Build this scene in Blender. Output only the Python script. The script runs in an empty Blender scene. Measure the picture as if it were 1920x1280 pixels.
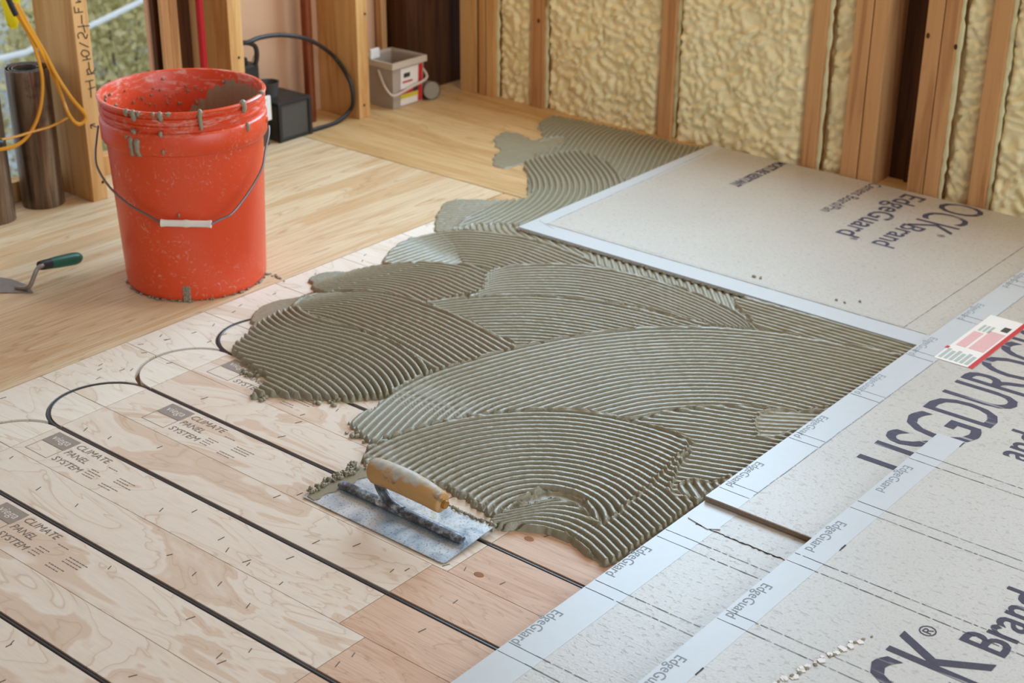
import bpy, bmesh, math, random
import numpy as np
from mathutils import Vector, Matrix

S = bpy.context.scene
COL = S.collection
R = math.radians

# ------------------------------------------------------------------ camera
cam_d = bpy.data.cameras.new('camera')
cam = bpy.data.objects.new('camera', cam_d)
COL.objects.link(cam)
cam_d.sensor_width = 36.0
cam_d.lens = 54.04
cam_d.clip_start = 0.05
cam_d.clip_end = 100
cr = Vector((0.77058859, 0.63730655, 0.00579565))
cu = Vector((-0.27234882, 0.32105731, 0.90705475))
cf = Vector((-0.5762112, 0.70054448, -0.42097279))
cam.matrix_world = Matrix(((cr.x, cu.x, -cf.x, 0), (cr.y, cu.y, -cf.y, 0), (cr.z, cu.z, -cf.z, 1.147), (0, 0, 0, 1)))
cam_d.dof.use_dof = True
cam_d.dof.focus_distance = 2.15
cam_d.dof.aperture_fstop = 7.0
S.camera = cam

# ------------------------------------------------------------------ sky, daylight, exposure
W = bpy.data.worlds.new('overcast_sky')
S.world = W
W.use_nodes = True
bg = W.node_tree.nodes['Background']
bg.inputs[0].default_value = (0.80, 0.90, 1.0, 1)
bg.inputs[1].default_value = 1.0

def area(name, loc, rot, sx, sy, power, col):
    l = bpy.data.lights.new(name, 'AREA')
    l.shape = 'RECTANGLE'
    l.size, l.size_y, l.energy, l.color = sx, sy, power, col
    o = bpy.data.objects.new(name, l)
    COL.objects.link(o)
    o.location, o.rotation_euler = loc, rot
    return o
# daylight entering the tall glazed opening in the right-hand wall
area('right_window_daylight', (2.55, 1.15, 1.35), (0, R(90), 0), 2.1, 3.2, 70, (0.80, 0.90, 1.0))
# daylight entering the two windows above the foam-filled sill wall
area('far_window_daylight', (-2.08, 3.17, 1.32), (R(-90), 0, 0), 1.00, 1.30, 44, (0.50, 0.76, 1.0))
area('far_window_daylight', (-0.76, 3.17, 1.32), (R(-90), 0, 0), 1.06, 1.30, 15, (0.60, 0.80, 1.0))
# added warm fill light near the ceiling, no fixture there; warms the far end
lamp = bpy.data.lights.new('added_warm_fill', 'POINT')
lamp.energy, lamp.color, lamp.shadow_soft_size = 24, (1.0, 0.75, 0.46), 0.12
lo_ = bpy.data.objects.new('added_warm_fill', lamp)
COL.objects.link(lo_)
lo_.location = (-1.3, 2.35, 2.35)
vs = S.view_settings
vs.view_transform = 'Standard'
vs.look = 'None'
vs.exposure = 0.24
vs.gamma = 1.0
vs.use_curve_mapping = False

# ------------------------------------------------------------------ helpers: objects
def C(h, k=1.0):
    v = [int(h[i:i + 2], 16) / 255 for i in (0, 2, 4)]
    return tuple([(c / 12.92 if c <= 0.04045 else ((c + 0.055) / 1.055) ** 2.4) * k for c in v] + [1.0])

class MB:
    def __init__(s):
        s.v, s.f = [], []
    def add(s, vs_, fs):
        n = len(s.v)
        s.v += [tuple(p) for p in vs_]
        s.f += [tuple(i + n for i in f) for f in fs]
        return s
    def box(s, a, b, rz=0, c=None):
        x0, y0, z0 = a; x1, y1, z1 = b
        P = [(x0, y0, z0), (x1, y0, z0), (x1, y1, z0), (x0, y1, z0), (x0, y0, z1), (x1, y0, z1), (x1, y1, z1), (x0, y1, z1)]
        if rz:
            c = c or ((x0 + x1) / 2, (y0 + y1) / 2)
            q = []
            for x, y, z in P:
                dx, dy = x - c[0], y - c[1]
                q.append((c[0] + dx * math.cos(rz) - dy * math.sin(rz), c[1] + dx * math.sin(rz) + dy * math.cos(rz), z))
            P = q
        return s.add(P, [(3, 2, 1, 0), (4, 5, 6, 7), (0, 1, 5, 4), (1, 2, 6, 5), (2, 3, 7, 6), (3, 0, 4, 7)])
    def prism(s, poly, z0, z1):
        n = len(poly)
        ar = sum(poly[i][0] * poly[(i + 1) % n][1] - poly[(i + 1) % n][0] * poly[i][1] for i in range(n))
        if ar < 0: poly = poly[::-1]
        V = [(p[0], p[1], z0) for p in poly] + [(p[0], p[1], z1) for p in poly]
        F = [tuple(range(n - 1, -1, -1)), tuple(range(n, 2 * n))]
        F += [(i, (i + 1) % n, n + (i + 1) % n, n + i) for i in range(n)]
        return s.add(V, F)
    def lathe(s, prof, n=48, c=(0, 0, 0), close=False):
        V, F = [], []
        m = len(prof)
        for i in range(n):
            a = 2 * math.pi * i / n
            for r, z in prof:
                V.append((c[0] + r * math.cos(a), c[1] + r * math.sin(a), c[2] + z))
        for i in range(n):
            j = (i + 1) % n
            for k in range(m - 1):
                F.append((i * m + k, j * m + k, j * m + k + 1, i * m + k + 1))
            if close:
                F.append((i * m + m - 1, j * m + m - 1, j * m, i * m))
        return s.add(V, F)
    def tube(s, path, rad, n=10, flat=1.0, cap=True):
        P = [Vector(p) for p in path]
        m = len(P)
        rads = rad if isinstance(rad, (list, tuple)) else [rad] * m
        V, F = [], []
        up = None
        for i in range(m):
            t = (P[min(i + 1, m - 1)] - P[max(i - 1, 0)]).normalized()
            if up is None:
                up = Vector((0, 0, 1)) if abs(t.z) < 0.9 else Vector((1, 0, 0))
            sd = t.cross(up)
            if sd.length < 1e-5: sd = t.cross(Vector((1, 0, 0)))
            sd.normalize()
            up = sd.cross(t).normalized()
            for k in range(n):
                a = 2 * math.pi * k / n
                V.append(P[i] + sd * (math.cos(a) * rads[i]) + up * (math.sin(a) * rads[i] * flat))
        for i in range(m - 1):
            for k in range(n):
                l = (k + 1) % n
                F.append((i * n + k, i * n + l, (i + 1) * n + l, (i + 1) * n + k))
        if cap:
            F.append(tuple(range(n - 1, -1, -1)))
            F.append(tuple(range((m - 1) * n, m * n)))
        return s.add(V, F)
    def blob(s, c, r, seed=0, n=10, m=7, am=0.25):
        rnd = random.Random(seed)
        V, F = [], []
        for j in range(1, m):
            th = math.pi * j / m
            for i in range(n):
                ph = 2 * math.pi * i / n
                k = 1 + rnd.uniform(-am, am)
                V.append((c[0] + r[0] * k * math.sin(th) * math.cos(ph), c[1] + r[1] * k * math.sin(th) * math.sin(ph), c[2] + r[2] * k * math.cos(th)))
        V += [(c[0], c[1], c[2] + r[2]), (c[0], c[1], c[2] - r[2])]
        a, b = len(V) - 2, len(V) - 1
        for j in range(m - 2):
            for i in range(n):
                k = (i + 1) % n
                F.append((j * n + i, (j + 1) * n + i, (j + 1) * n + k, j * n + k))
        for i in range(n):
            k = (i + 1) % n
            F.append((a, i, k)); F.append((b, (m - 2) * n + k, (m - 2) * n + i))
        return s.add(V, F)
    def build(s, name, m, parent=None, smooth=False, bevel=0, org=None, ang=38):
        me = bpy.data.meshes.new(name)
        v = s.v
        if org is not None:
            v = [(a - org[0], b - org[1], c - org[2]) for a, b, c in v]
        me.from_pydata(v, [], s.f)
        me.validate(clean_customdata=False)
        bm = bmesh.new(); bm.from_mesh(me)
        bmesh.ops.recalc_face_normals(bm, faces=bm.faces)
        if bevel:
            es = [e for e in bm.edges if len(e.link_faces) == 2 and e.calc_face_angle(0) > 0.6]
            bmesh.ops.bevel(bm, geom=es, offset=bevel, segments=2, affect='EDGES', profile=0.6)
        bm.to_mesh(me); bm.free()
        if smooth:
            me.polygons.foreach_set('use_smooth', [True] * len(me.polygons))
            me.set_sharp_from_angle(angle=R(ang))
        me.materials.append(m)
        o = bpy.data.objects.new(name, me)
        COL.objects.link(o)
        if org is not None: o.location = org
        if parent is not None:
            o.parent = parent
            if org is not None:
                pl = parent.location
                o.location = (org[0] - pl[0], org[1] - pl[1], org[2] - pl[2])
            else:
                o.location = (-parent.location[0], -parent.location[1], -parent.location[2])
        return o

def tag(o, label=None, cat=None, group=None, kind=None):
    if label: o['label'] = label
    if cat: o['category'] = cat
    if group: o['group'] = group
    if kind: o['kind'] = kind
    return o
def thing(name, loc, label=None, cat=None, group=None, kind=None):
    o = bpy.data.objects.new(name, None)
    COL.objects.link(o)
    o.empty_display_size = 0.05
    o.location = loc
    return tag(o, label, cat, group, kind)

def crom(pts, n=8, closed=False):
    P = [np.array(p, float) for p in pts]
    out = []
    m = len(P)
    rng = range(m) if closed else range(m - 1)
    for i in rng:
        if closed: a, b, c, d = P[i - 1], P[i], P[(i + 1) % m], P[(i + 2) % m]
        else: a, b, c, d = P[max(i - 1, 0)], P[i], P[i + 1], P[min(i + 2, m - 1)]
        for k in range(n):
            t = k / n
            out.append(0.5 * ((2 * b) + (-a + c) * t + (2 * a - 5 * b + 4 * c - d) * t * t + (-a + 3 * b - 3 * c + d) * t ** 3))
    if not closed: out.append(P[-1])
    return out

def text(s, name, m, parent, width, height, loc, rz, bold=0.0, th=0.0003, shear=0.0):
    cu_ = bpy.data.curves.new('t', 'FONT')
    cu_.body = s
    cu_.size = 1
    cu_.offset = bold
    cu_.shear = shear
    cu_.resolution_u = 3
    t = bpy.data.objects.new('t', cu_)
    COL.objects.link(t)
    dg = bpy.context.evaluated_depsgraph_get()
    me = bpy.data.meshes.new_from_object(t.evaluated_get(dg))
    bpy.data.objects.remove(t)
    bpy.data.curves.remove(cu_)
    n = len(me.vertices)
    co = np.zeros(n * 3); me.vertices.foreach_get('co', co); co = co.reshape(-1, 3)
    lo, hi = co.min(0), co.max(0)
    co[:, 0] = (co[:, 0] - lo[0]) / (hi[0] - lo[0]) * width
    co[:, 1] = (co[:, 1] - lo[1]) / (hi[1] - lo[1]) * height
    co[:, 2] = 0
    me.vertices.foreach_set('co', co.ravel())
    me.update()
    me.name = name
    me.materials.clear(); me.materials.append(m)
    o = bpy.data.objects.new(name, me)
    COL.objects.link(o)
    o.parent = parent
    pl = parent.location if parent else Vector((0, 0, 0))
    o.location = (loc[0] - pl[0], loc[1] - pl[1], loc[2] - pl[2])
    o.rotation_euler = (0, 0, rz)
    return o

# ------------------------------------------------------------------ helpers: materials
class NT:
    def __init__(s, name):
        s.m = bpy.data.materials.new(name)
        s.m.use_nodes = True
        s.t = s.m.node_tree
        s.b = s.t.nodes['Principled BSDF']
    def n(s, typ, **kw):
        nd = s.t.nodes.new(typ)
        for k, v in kw.items(): setattr(nd, k, v)
        return nd
    def put(s, sock, v):
        if isinstance(v, bpy.types.NodeSocket): s.t.links.new(v, sock)
        else: sock.default_value = v
    def co(s, scale=(1, 1, 1), rand=True, rot=(0, 0, 0), kind='Object'):
        tc = s.n('ShaderNodeTexCoord')
        mp = s.n('ShaderNodeMapping')
        mp.inputs['Scale'].default_value = scale
        mp.inputs['Rotation'].default_value = rot
        s.put(mp.inputs['Vector'], tc.outputs[kind])
        if rand:
            oi = s.n('ShaderNodeObjectInfo')
            sc = s.n('ShaderNodeVectorMath', operation='SCALE')
            sc.inputs[0].default_value = (37.0, 61.0, 17.0)
            s.put(sc.inputs['Scale'], oi.outputs['Random'])
            ad = s.n('ShaderNodeVectorMath', operation='ADD')
            s.put(ad.inputs[0], mp.outputs[0]); s.put(ad.inputs[1], sc.outputs[0])
            return ad.outputs[0]
        return mp.outputs[0]
    def noise(s, vec, scale=5, detail=3, rough=0.5, dist=0.0):
        nd = s.n('ShaderNodeTexNoise')
        s.put(nd.inputs['Vector'], vec)
        nd.inputs['Scale'].default_value = scale
        nd.inputs['Detail'].default_value = detail
        nd.inputs['Roughness'].default_value = rough
        nd.inputs['Distortion'].default_value = dist
        return nd.outputs['Fac']
    def vor(s, vec, scale=5, feat='F1'):
        nd = s.n('ShaderNodeTexVoronoi', feature=feat)
        s.put(nd.inputs['Vector'], vec)
        nd.inputs['Scale'].default_value = scale
        return nd.outputs['Distance']
    def wave(s, vec, scale=5, dist=3, detail=2, dscale=1.0, axis='X'):
        nd = s.n('ShaderNodeTexWave', bands_direction=axis)
        s.put(nd.inputs['Vector'], vec)
        nd.inputs['Scale'].default_value = scale
        nd.inputs['Distortion'].default_value = dist
        nd.inputs['Detail'].default_value = detail
        nd.inputs['Detail Scale'].default_value = dscale
        return nd.outputs['Fac']
    def ramp(s, fac, stops, interp='LINEAR'):
        nd = s.n('ShaderNodeValToRGB')
        e = nd.color_ramp
        e.interpolation = interp
        while len(e.elements) < len(stops): e.elements.new(0.5)
        for el, (p, c) in zip(e.elements, stops):
            el.position = p
            el.color = c if not isinstance(c, (int, float)) else (c, c, c, 1)
        s.put(nd.inputs[0], fac)
        return nd.outputs[0]
    def mix(s, fac, a, b, mode='MIX'):
        nd = s.n('ShaderNodeMix', data_type='RGBA', blend_type=mode)
        s.put(nd.inputs[0], fac); s.put(nd.inputs[6], a); s.put(nd.inputs[7], b)
        return nd.outputs[2]
    def math(s, op, a, b=0.0):
        nd = s.n('ShaderNodeMath', operation=op)
        s.put(nd.inputs[0], a); s.put(nd.inputs[1], b)
        return nd.outputs[0]
    def bump(s, h, strength=0.3, dist=0.002):
        nd = s.n('ShaderNodeBump')
        nd.inputs['Strength'].default_value = strength
        nd.inputs['Distance'].default_value = dist
        s.put(nd.inputs['Height'], h)
        s.put(s.b.inputs['Normal'], nd.outputs[0])
    def fin(s, col, rough=0.6, spec=0.4, metal=0.0, **kw):
        s.put(s.b.inputs['Base Color'], col)
        s.put(s.b.inputs['Roughness'], rough)
        s.b.inputs['Specular IOR Level'].default_value = spec
        s.b.inputs['Metallic'].default_value = metal
        for k, v in kw.items(): s.b.inputs[k].default_value = v
        return s.m

def plain(name, h, rough=0.6, spec=0.4, metal=0.0, var=0.12, scale=30, bump=0.0, **kw):
    t = NT(name)
    v = t.co()
    nz = t.noise(v, scale, 4, 0.6)
    c = C(h)
    col = t.mix(nz, tuple(x * (1 - var) for x in c[:3]) + (1,), tuple(min(1, x * (1 + var)) for x in c[:3]) + (1,))
    if bump: t.bump(nz, bump, 0.002)
    return t.fin(col, rough, spec, metal, **kw)

def plywood(name, base, patch, line, sx, sy, patch_at=0.56, grain=0.5):
    """pale veneer with blotches and wavy growth lines, grain along the axis with the small scale"""
    t = NT(name)
    v = t.co((sx, sy, 1))
    big = t.noise(v, 1.0, 3.5, 0.55, 1.1)
    pm = t.ramp(big, [(patch_at, 0.0), (patch_at + 0.018, 1.0), (patch_at + 0.10, 0.75), (patch_at + 0.16, 0.2)])
    ln = t.ramp(t.math('FRACT', t.math('MULTIPLY', big, 9.0)), [(0.0, 0.0), (0.42, 0.0), (0.5, 1.0), (0.56, 0.25), (0.9, 0.0)])
    v2 = t.co((sx * 1.6, sy * 9, 1) if sy > sx else (sx * 9, sy * 1.6, 1))
    fine = t.noise(v2, 4.0, 4, 0.6)
    tone = t.noise(v, 0.6, 2, 0.5)
    c = t.mix(t.math('MULTIPLY', tone, 0.45), C(base), C(patch))
    c = t.mix(t.math('MULTIPLY', pm, 0.75), c, C(patch))
    c = t.mix(t.math('MULTIPLY', ln, 0.62), c, C(line))
    c = t.mix(t.math('MULTIPLY', t.ramp(fine, [(0.45, 0.0), (0.75, 1.0)]), grain), c, C(line))
    t.bump(fine, 0.08, 0.001)
    return t.fin(c, 0.55, 0.35)

def lumber(name, a, b, dark, axis=2):
    t = NT(name)
    sc = [22, 22, 22]; sc[axis] = 1.3
    v = t.co(tuple(sc))
    g = t.noise(v, 1.6, 4, 0.55, 0.8)
    f = t.noise(v, 9.0, 3, 0.6)
    c = t.ramp(g, [(0.25, C(a)), (0.5, C(b)), (0.62, C(dark)), (0.72, C(b))])
    c = t.mix(t.math('MULTIPLY', f, 0.25), c, C(dark))
    t.bump(f, 0.1, 0.001)
    return t.fin(c, 0.65, 0.25)

M = {}
M['panel'] = plywood('panel_veneer', 'e4d8c8', 'cfb196', 'c0a083', 3.0, 9.0, 0.56, 0.20)
M['return'] = plywood('return_panel_veneer', 'e9dfd0', 'dccab3', 'c4ab8c', 3.0, 9.0, 0.60, 0.25)
M['pink'] = plywood('reddish_veneer', 'd6b59a', 'caa081', 'ad8468', 2.4, 14.0, 0.56, 0.55)
M['ply'] = plywood('sheet_veneer', 'dfcba9', 'c9a274', 'ac8254', 13.0, 0.9, 0.53, 0.75)
M['plyfar'] = plywood('far_sheet_veneer', 'd6b482', 'c0955f', 'a0763f', 1.0, 12.0, 0.53, 0.75)
M['sub'] = plain('subfloor_board', '8a6a48', 0.8)
M['alu'] = plain('groove_metal', '8c6f52', 0.5, 0.4)
M['stud'] = lumber('stud_pine', 'd9ad74', 'cfa065', 'b9854c')
M['stud_side'] = M['stud']
M['studr'] = lumber('stud_fir', 'cf9f6b', 'c39260', 'a8764a')
M['dark'] = lumber('dark_brown_wood', '5c3719', '4d2c13', '361c0b')  # dark brown wood for gaps, recesses, corner post and small holes
M['sheath'] = plain('sheathing_board', 'c49a7a', 0.8, 0.2, var=0.08, scale=6)
M['drywall'] = plain('plasterboard', '9a958c', 0.85, 0.2)
M['ceil'] = plain('ceiling_board', '8c7a62', 0.85, 0.2)

def mortar_mat():
    t = NT('wet_mortar')
    v = t.co((1, 1, 1), False)
    n1 = t.noise(v, 7, 3, 0.5)
    n2 = t.noise(v, 420, 3, 0.6)
    n3 = t.noise(v, 120, 2, 0.5)
    c = t.mix(n1, C('8a826a'), C('979079'))
    c = t.mix(t.math('MULTIPLY', t.ramp(n2, [(0.5, 0.0), (0.75, 1.0)]), 0.25), c, C('6f6650'))
    t.bump(t.math('ADD', n2, n3), 0.35, 0.0012)
    return t.fin(c, 0.37, 0.55)
M['mortar'] = mortar_mat()

def board_mat():
    t = NT('cement_board_face')
    v = t.co((1, 1, 1))
    a = t.noise(v, 260, 4, 0.65)
    b = t.noise(v, 5, 3, 0.5)
    w = t.noise(t.co((40, 260, 1)), 1.0, 3, 0.5)
    pits = t.ramp(t.noise(t.co((1, 1.6, 1)), 95, 2, 0.5), [(0.60, 0.0), (0.68, 1.0)])
    c = t.mix(b, C('c4bcb0'), C('b7afa3'))
    c = t.mix(t.math('MULTIPLY', t.ramp(a, [(0.5, 0.0), (0.72, 1.0)]), 0.45), c, C('91887b'))
    c = t.mix(t.math('MULTIPLY', pits, 0.35), c, C('858079'))
    h = t.math('SUBTRACT', t.math('ADD', a, t.math('MULTIPLY', w, 0.7)), t.math('MULTIPLY', pits, 0.8))
    t.bump(h, 0.3, 0.0012)
    return t.fin(c, 0.40, 0.55)
M['board'] = board_mat()
M['tape'] = plain('edge_tape', 'bfc0bf', 0.38, 0.4, var=0.04, scale=60)
def ink_mat():
    t = NT('printed_ink')
    n = t.noise(t.co((1, 1, 1)), 160, 4, 0.6)
    st = t.ramp(t.noise(t.co((120, 5, 1)), 1.0, 2, 0.5), [(0.64, 0.0), (0.69, 1.0)])
    c = t.mix(n, C('3f3b48'), C('5a5564'))
    c = t.mix(t.math('MULTIPLY', st, 0.6), c, C('bdbcbb'))
    return t.fin(c, 0.7, 0.2)
M['ink'] = ink_mat()
M['inklite'] = plain('faint_ink', '8f969c', 0.7, 0.2, var=0.1, scale=160)
M['line'] = plain('marking_ink', '3c3f45', 0.7, 0.2, var=0.3, scale=200)
M['print'] = plain('panel_print_ink', '7d7168', 0.75, 0.2, var=0.2, scale=150)
M['printbg'] = plain('panel_print_block', '96897e', 0.75, 0.2, var=0.12, scale=150)
M['printw'] = plain('panel_print_light', 'd8ccbb', 0.75, 0.2)
M['black_tube'] = plain('black_pex', '232123', 0.38, 0.5, var=0.2)
M['staple'] = plain('staple_steel', '5a4a3c', 0.5, 0.4)

def foam_mat():
    t = NT('spray_foam')
    v = t.co((1, 1, 1), False)
    n = t.noise(v, 10, 4, 0.6)
    f = t.noise(v, 160, 3, 0.6)
    c = t.mix(n, C('ead79f'), C('f0e4bc'))
    t.bump(f, 0.25, 0.002)
    return t.fin(c, 0.7, 0.3)
M['foam'] = foam_mat()
M['foam_edge'] = plain('foam_edge_skin', 'd6d0a2', 0.5, 0.35)

def bucket_mat():
    t = NT('orange_bucket_plastic')
    v = t.co((1, 1, 1), False)
    sc = t.noise(t.co((60, 60, 60), False), 1.0, 6, 0.7, 2.5)
    sm = t.noise(v, 9, 4, 0.6)
    c = t.mix(sm, C('d8431f'), C('de4f26'))
    scr = t.math('MULTIPLY', t.ramp(sc, [(0.57, 0.0), (0.64, 1.0)]), t.ramp(sm, [(0.40, 0.0), (0.62, 1.0)]))
    c = t.mix(t.math('MULTIPLY', scr, 0.5), c, C('dcb7a4'))
    tcz = t.n('ShaderNodeTexCoord'); sz = t.n('ShaderNodeSeparateXYZ'); t.put(sz.inputs[0], tcz.outputs['Object'])
    dust = t.math('MULTIPLY', t.ramp(sz.outputs[2], [(0.320, 0.0), (0.336, 1.0)]), t.ramp(t.noise(t.co((25, 25, 90), False), 1.0, 4, 0.65, 0.8), [(0.52, 0.0), (0.66, 1.0)]))
    c = t.mix(t.math('MULTIPLY', dust, 0.55), c, C('e0bfae'))
    t.bump(sm, 0.05, 0.002)
    return t.fin(c, 0.34, 0.5, **{'Subsurface Weight': 0.0})
M['bucket'] = bucket_mat()
M['wire'] = plain('galvanised_wire', '8d9196', 0.35, 0.5, 0.85)
M['white_pl'] = plain('white_plastic', 'e2ddd4', 0.4, 0.4, var=0.05)
def steel_mat():
    t = NT('smeared_trowel_steel')
    v = t.co((1, 1, 1))
    a = t.noise(v, 24, 4, 0.6, 0.6)
    b = t.noise(v, 300, 3, 0.6)
    c = t.ramp(a, [(0.3, C('7d93a8')), (0.45, C('b3c0ca')), (0.6, C('cdd0d0')), (0.75, C('aa9c82'))])
    c = t.mix(t.math('MULTIPLY', t.ramp(b, [(0.56, 0.0), (0.66, 1.0)]), 0.7), c, C('59626c'))
    t.bump(b, 0.15, 0.0006)
    return t.fin(c, t.ramp(a, [(0.3, 0.25), (0.7, 0.5)]), 0.5, 0.45)
M['steel'] = steel_mat()
def spine_mat():
    t = NT('dirty_spine_metal')
    v = t.co((1, 1, 1))
    a = t.noise(v, 70, 4, 0.65)
    c = t.ramp(a, [(0.35, C('3a3631')), (0.5, C('5e646b')), (0.6, C('93a0ab')), (0.68, C('d8d3c6'))])
    t.bump(a, 0.3, 0.001)
    return t.fin(c, 0.4, 0.5, 0.3)
M['spine'] = spine_mat()
def handle_mat():
    t = NT('dirty_wood_handle')
    v = t.co((6, 40, 40))
    g = t.noise(v, 1.2, 4, 0.6)
    d = t.noise(t.co((1, 1, 1)), 38, 4, 0.65)
    c = t.mix(g, C('c49a63'), C('b08854'))
    c = t.mix(t.ramp(d, [(0.56, 0.0), (0.66, 0.8)]), c, C('6f5c44'))
    geo = t.n('ShaderNodeTexCoord')
    sp = t.n('ShaderNodeSeparateXYZ'); t.put(sp.inputs[0], geo.outputs['Object'])
    up = t.ramp(t.math('ADD', t.math('MULTIPLY', sp.outputs[2], 28.0), t.math('MULTIPLY', d, 0.9)), [(0.86, 0.0), (1.0, 1.0)])
    c = t.mix(up, c, t.mix(t.noise(t.co((1, 1, 1)), 90, 3, 0.6), C('d6d0c2'), C('8e8c84')))
    return t.fin(c, 0.55, 0.35)
M['handle'] = handle_mat()
M['green'] = plain('green_handle', '1f5a44', 0.4, 0.4)
M['blackpl'] = plain('black_plastic', '2a2826', 0.45, 0.4, var=0.25)
M['greypl'] = plain('grey_plastic', '4b4843', 0.5, 0.4, var=0.15)
M['brass'] = plain('brass_nut', 'b9914f', 0.35, 0.5, 0.8)
M['oldsteel'] = plain('worn_trowel_blade', '8d8279', 0.45, 0.4, 0.4, var=0.3, scale=90)
def roll_mat():
    t = NT('oily_metal_roll')
    v = t.co((30, 30, 2.0))
    a = t.noise(v, 1.5, 4, 0.6, 0.5)
    b = t.noise(t.co((1, 1, 1)), 25, 4, 0.6)
    c = t.ramp(a, [(0.3, C('4a3a2e')), (0.5, C('77634f')), (0.6, C('8f7c68')), (0.72, C('5a4a3c'))])
    c = t.mix(t.ramp(b, [(0.6, 0.0), (0.7, 0.6)]), c, C('3d3630'))
    return t.fin(c, 0.30, 0.5, 0.6)
M['roll'] = roll_mat()
M['yellow'] = plain('yellow_cable', 'cf8c1c', 0.4, 0.4, var=0.1)
M['yellowbag'] = plain('yellow_bag', 'f0dc1e', 0.5, 0.3, var=0.08)
M['redpipe'] = plain('red_pex', 'a8101c', 0.35, 0.4, var=0.05)
M['copper'] = plain('aged_copper_pipe', '7a3c1c', 0.35, 0.5, 0.4, var=0.3, scale=14)
def tub_mat():
    t = NT('translucent_tub')
    return t.fin(C('c9b8a6'), 0.35, 0.4, **{'Transmission Weight': 0.35, 'IOR': 1.2})
M['tub'] = tub_mat()
M['tublid'] = plain('tub_rim_plastic', 'c4b29e', 0.4, 0.4, var=0.05)
M['tubfill'] = plain('tub_contents', '6b5a50', 0.7)
M['lab_w'] = plain('label_white', 'e6ded4', 0.5, var=0.03)
M['lab_r'] = plain('label_red', 'c3262a', 0.5, var=0.08)
M['lab_y'] = plain('label_yellow', 'd8c52e', 0.5, var=0.05)
M['lab_k'] = plain('label_black', '3c3531', 0.5)
M['lab_p'] = plain('label_pink', 'dcaaa6', 0.5, var=0.12, scale=300)
M['lab_g'] = plain('label_grey', 'aab2aa', 0.5, var=0.1, scale=300)
M['knot'] = plain('wood_knot', '9a6a48', 0.7, 0.2, var=0.3)
M['core'] = plain('cement_core', '8f7d6b', 0.8, 0.2, var=0.3, scale=200)
M['cup'] = plain('dusty_cup', '8f8672', 0.7)
M['marker'] = plain('marker_pen', '3a2c22', 0.7)
M['grass'] = plain('winter_ground', 'b4bcc2', 0.9, 0.2, var=0.35, scale=3)
M['leafy'] = plain('yellow_green_leaf', 'cfc793', 0.7, 0.2, var=0.35, scale=4)
M['leafb'] = plain('grey_blue_twig', 'aab6bf', 0.7, 0.2, var=0.3, scale=4)
M['bark'] = plain('twig_bark', '5a4a3c', 0.8)
M['rope'] = plain('white_line', 'e8eef0', 0.5)
M['wframe'] = plain('window_frame_paint', 'd8d4cc', 0.5)

# ================================================================== the setting
T0 = 1.2005           # y of one tube run; runs repeat every 7 inches
PITCH = 0.1765
HALF = PITCH / 2
GW = 0.0046           # half groove width
XE0, XC = -2.086, -1.912   # return panels: outer edge, start of the straight panels
THK = 0.0125
def ty(k): return T0 + k * PITCH

floor = MB().box((-2.9, -1.8, -0.10), (2.6, 3.30, -THK - 0.0006)).build('floor', M['sub'])
tag(floor, kind='structure')

def fpart(mb, name, m, org, **kw):
    return mb.build(name, m, floor, org=org, **kw)

# large plywood sheets left of the heating panels and beyond them
def sheet(x0, x1, y0, y1, m):
    g = 0.0007
    fpart(MB().box((x0 + g, y0 + g, -THK), (x1 - g, y1 - g, 0)), 'plywood_sheet', m, ((x0 + x1) / 2, (y0 + y1) / 2, 0))
sheet(-2.88, XE0 - 0.001, -1.0, 0.98, M['ply'])
sheet(-2.88, XE0 - 0.001, 0.98, 2.505, M['ply'])
sheet(-2.88, -1.9, 2.507, 3.2, M['plyfar'])
sheet(-1.9, -0.7, 2.507, 3.2, M['plyfar'])
sheet(XE0 + 0.001, -0.7, T0 + 6.5 * PITCH + 0.001, 2.505, M['plyfar'])
sheet(-0.62, 2.55, -1.7, 3.2, M['ply'])

# straight heating panels: two veneer strips with the tube groove between them
ends = {-5: -1.15, -4: -1.19, -3: -1.12, -2: -1.16, -1: -1.150, 0: -1.196, 1: -1.170, 2: -1.2, 3: -1.15}
panels = {}
for k in range(-6, 7):
    xe = ends.get(k, -1.17)
    for s in (-1, 1):
        ya, yb = (ty(k) + GW, ty(k) + HALF - 0.0005) if s > 0 else (ty(k) - HALF + 0.0005, ty(k) - GW)
        o = fpart(MB().box((XC + 0.0008, ya, -THK), (xe - 0.0006, yb, 0)), 'climate_panel', M['panel'], (XC, (ya + yb) / 2, 0))
        panels[(k, s)] = o
        # reddish panels that follow on towards the boards
        off = {0: 0.045, -1: 0.03}.get(k, 0.02) if s < 0 and k in (0, -1) else 0.0
        fpart(MB().box((xe + 0.0006, ya, -THK), (-0.63, yb, 0)), 'reddish_panel', M['pink'], (xe, (ya + yb) / 2, 0))
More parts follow.
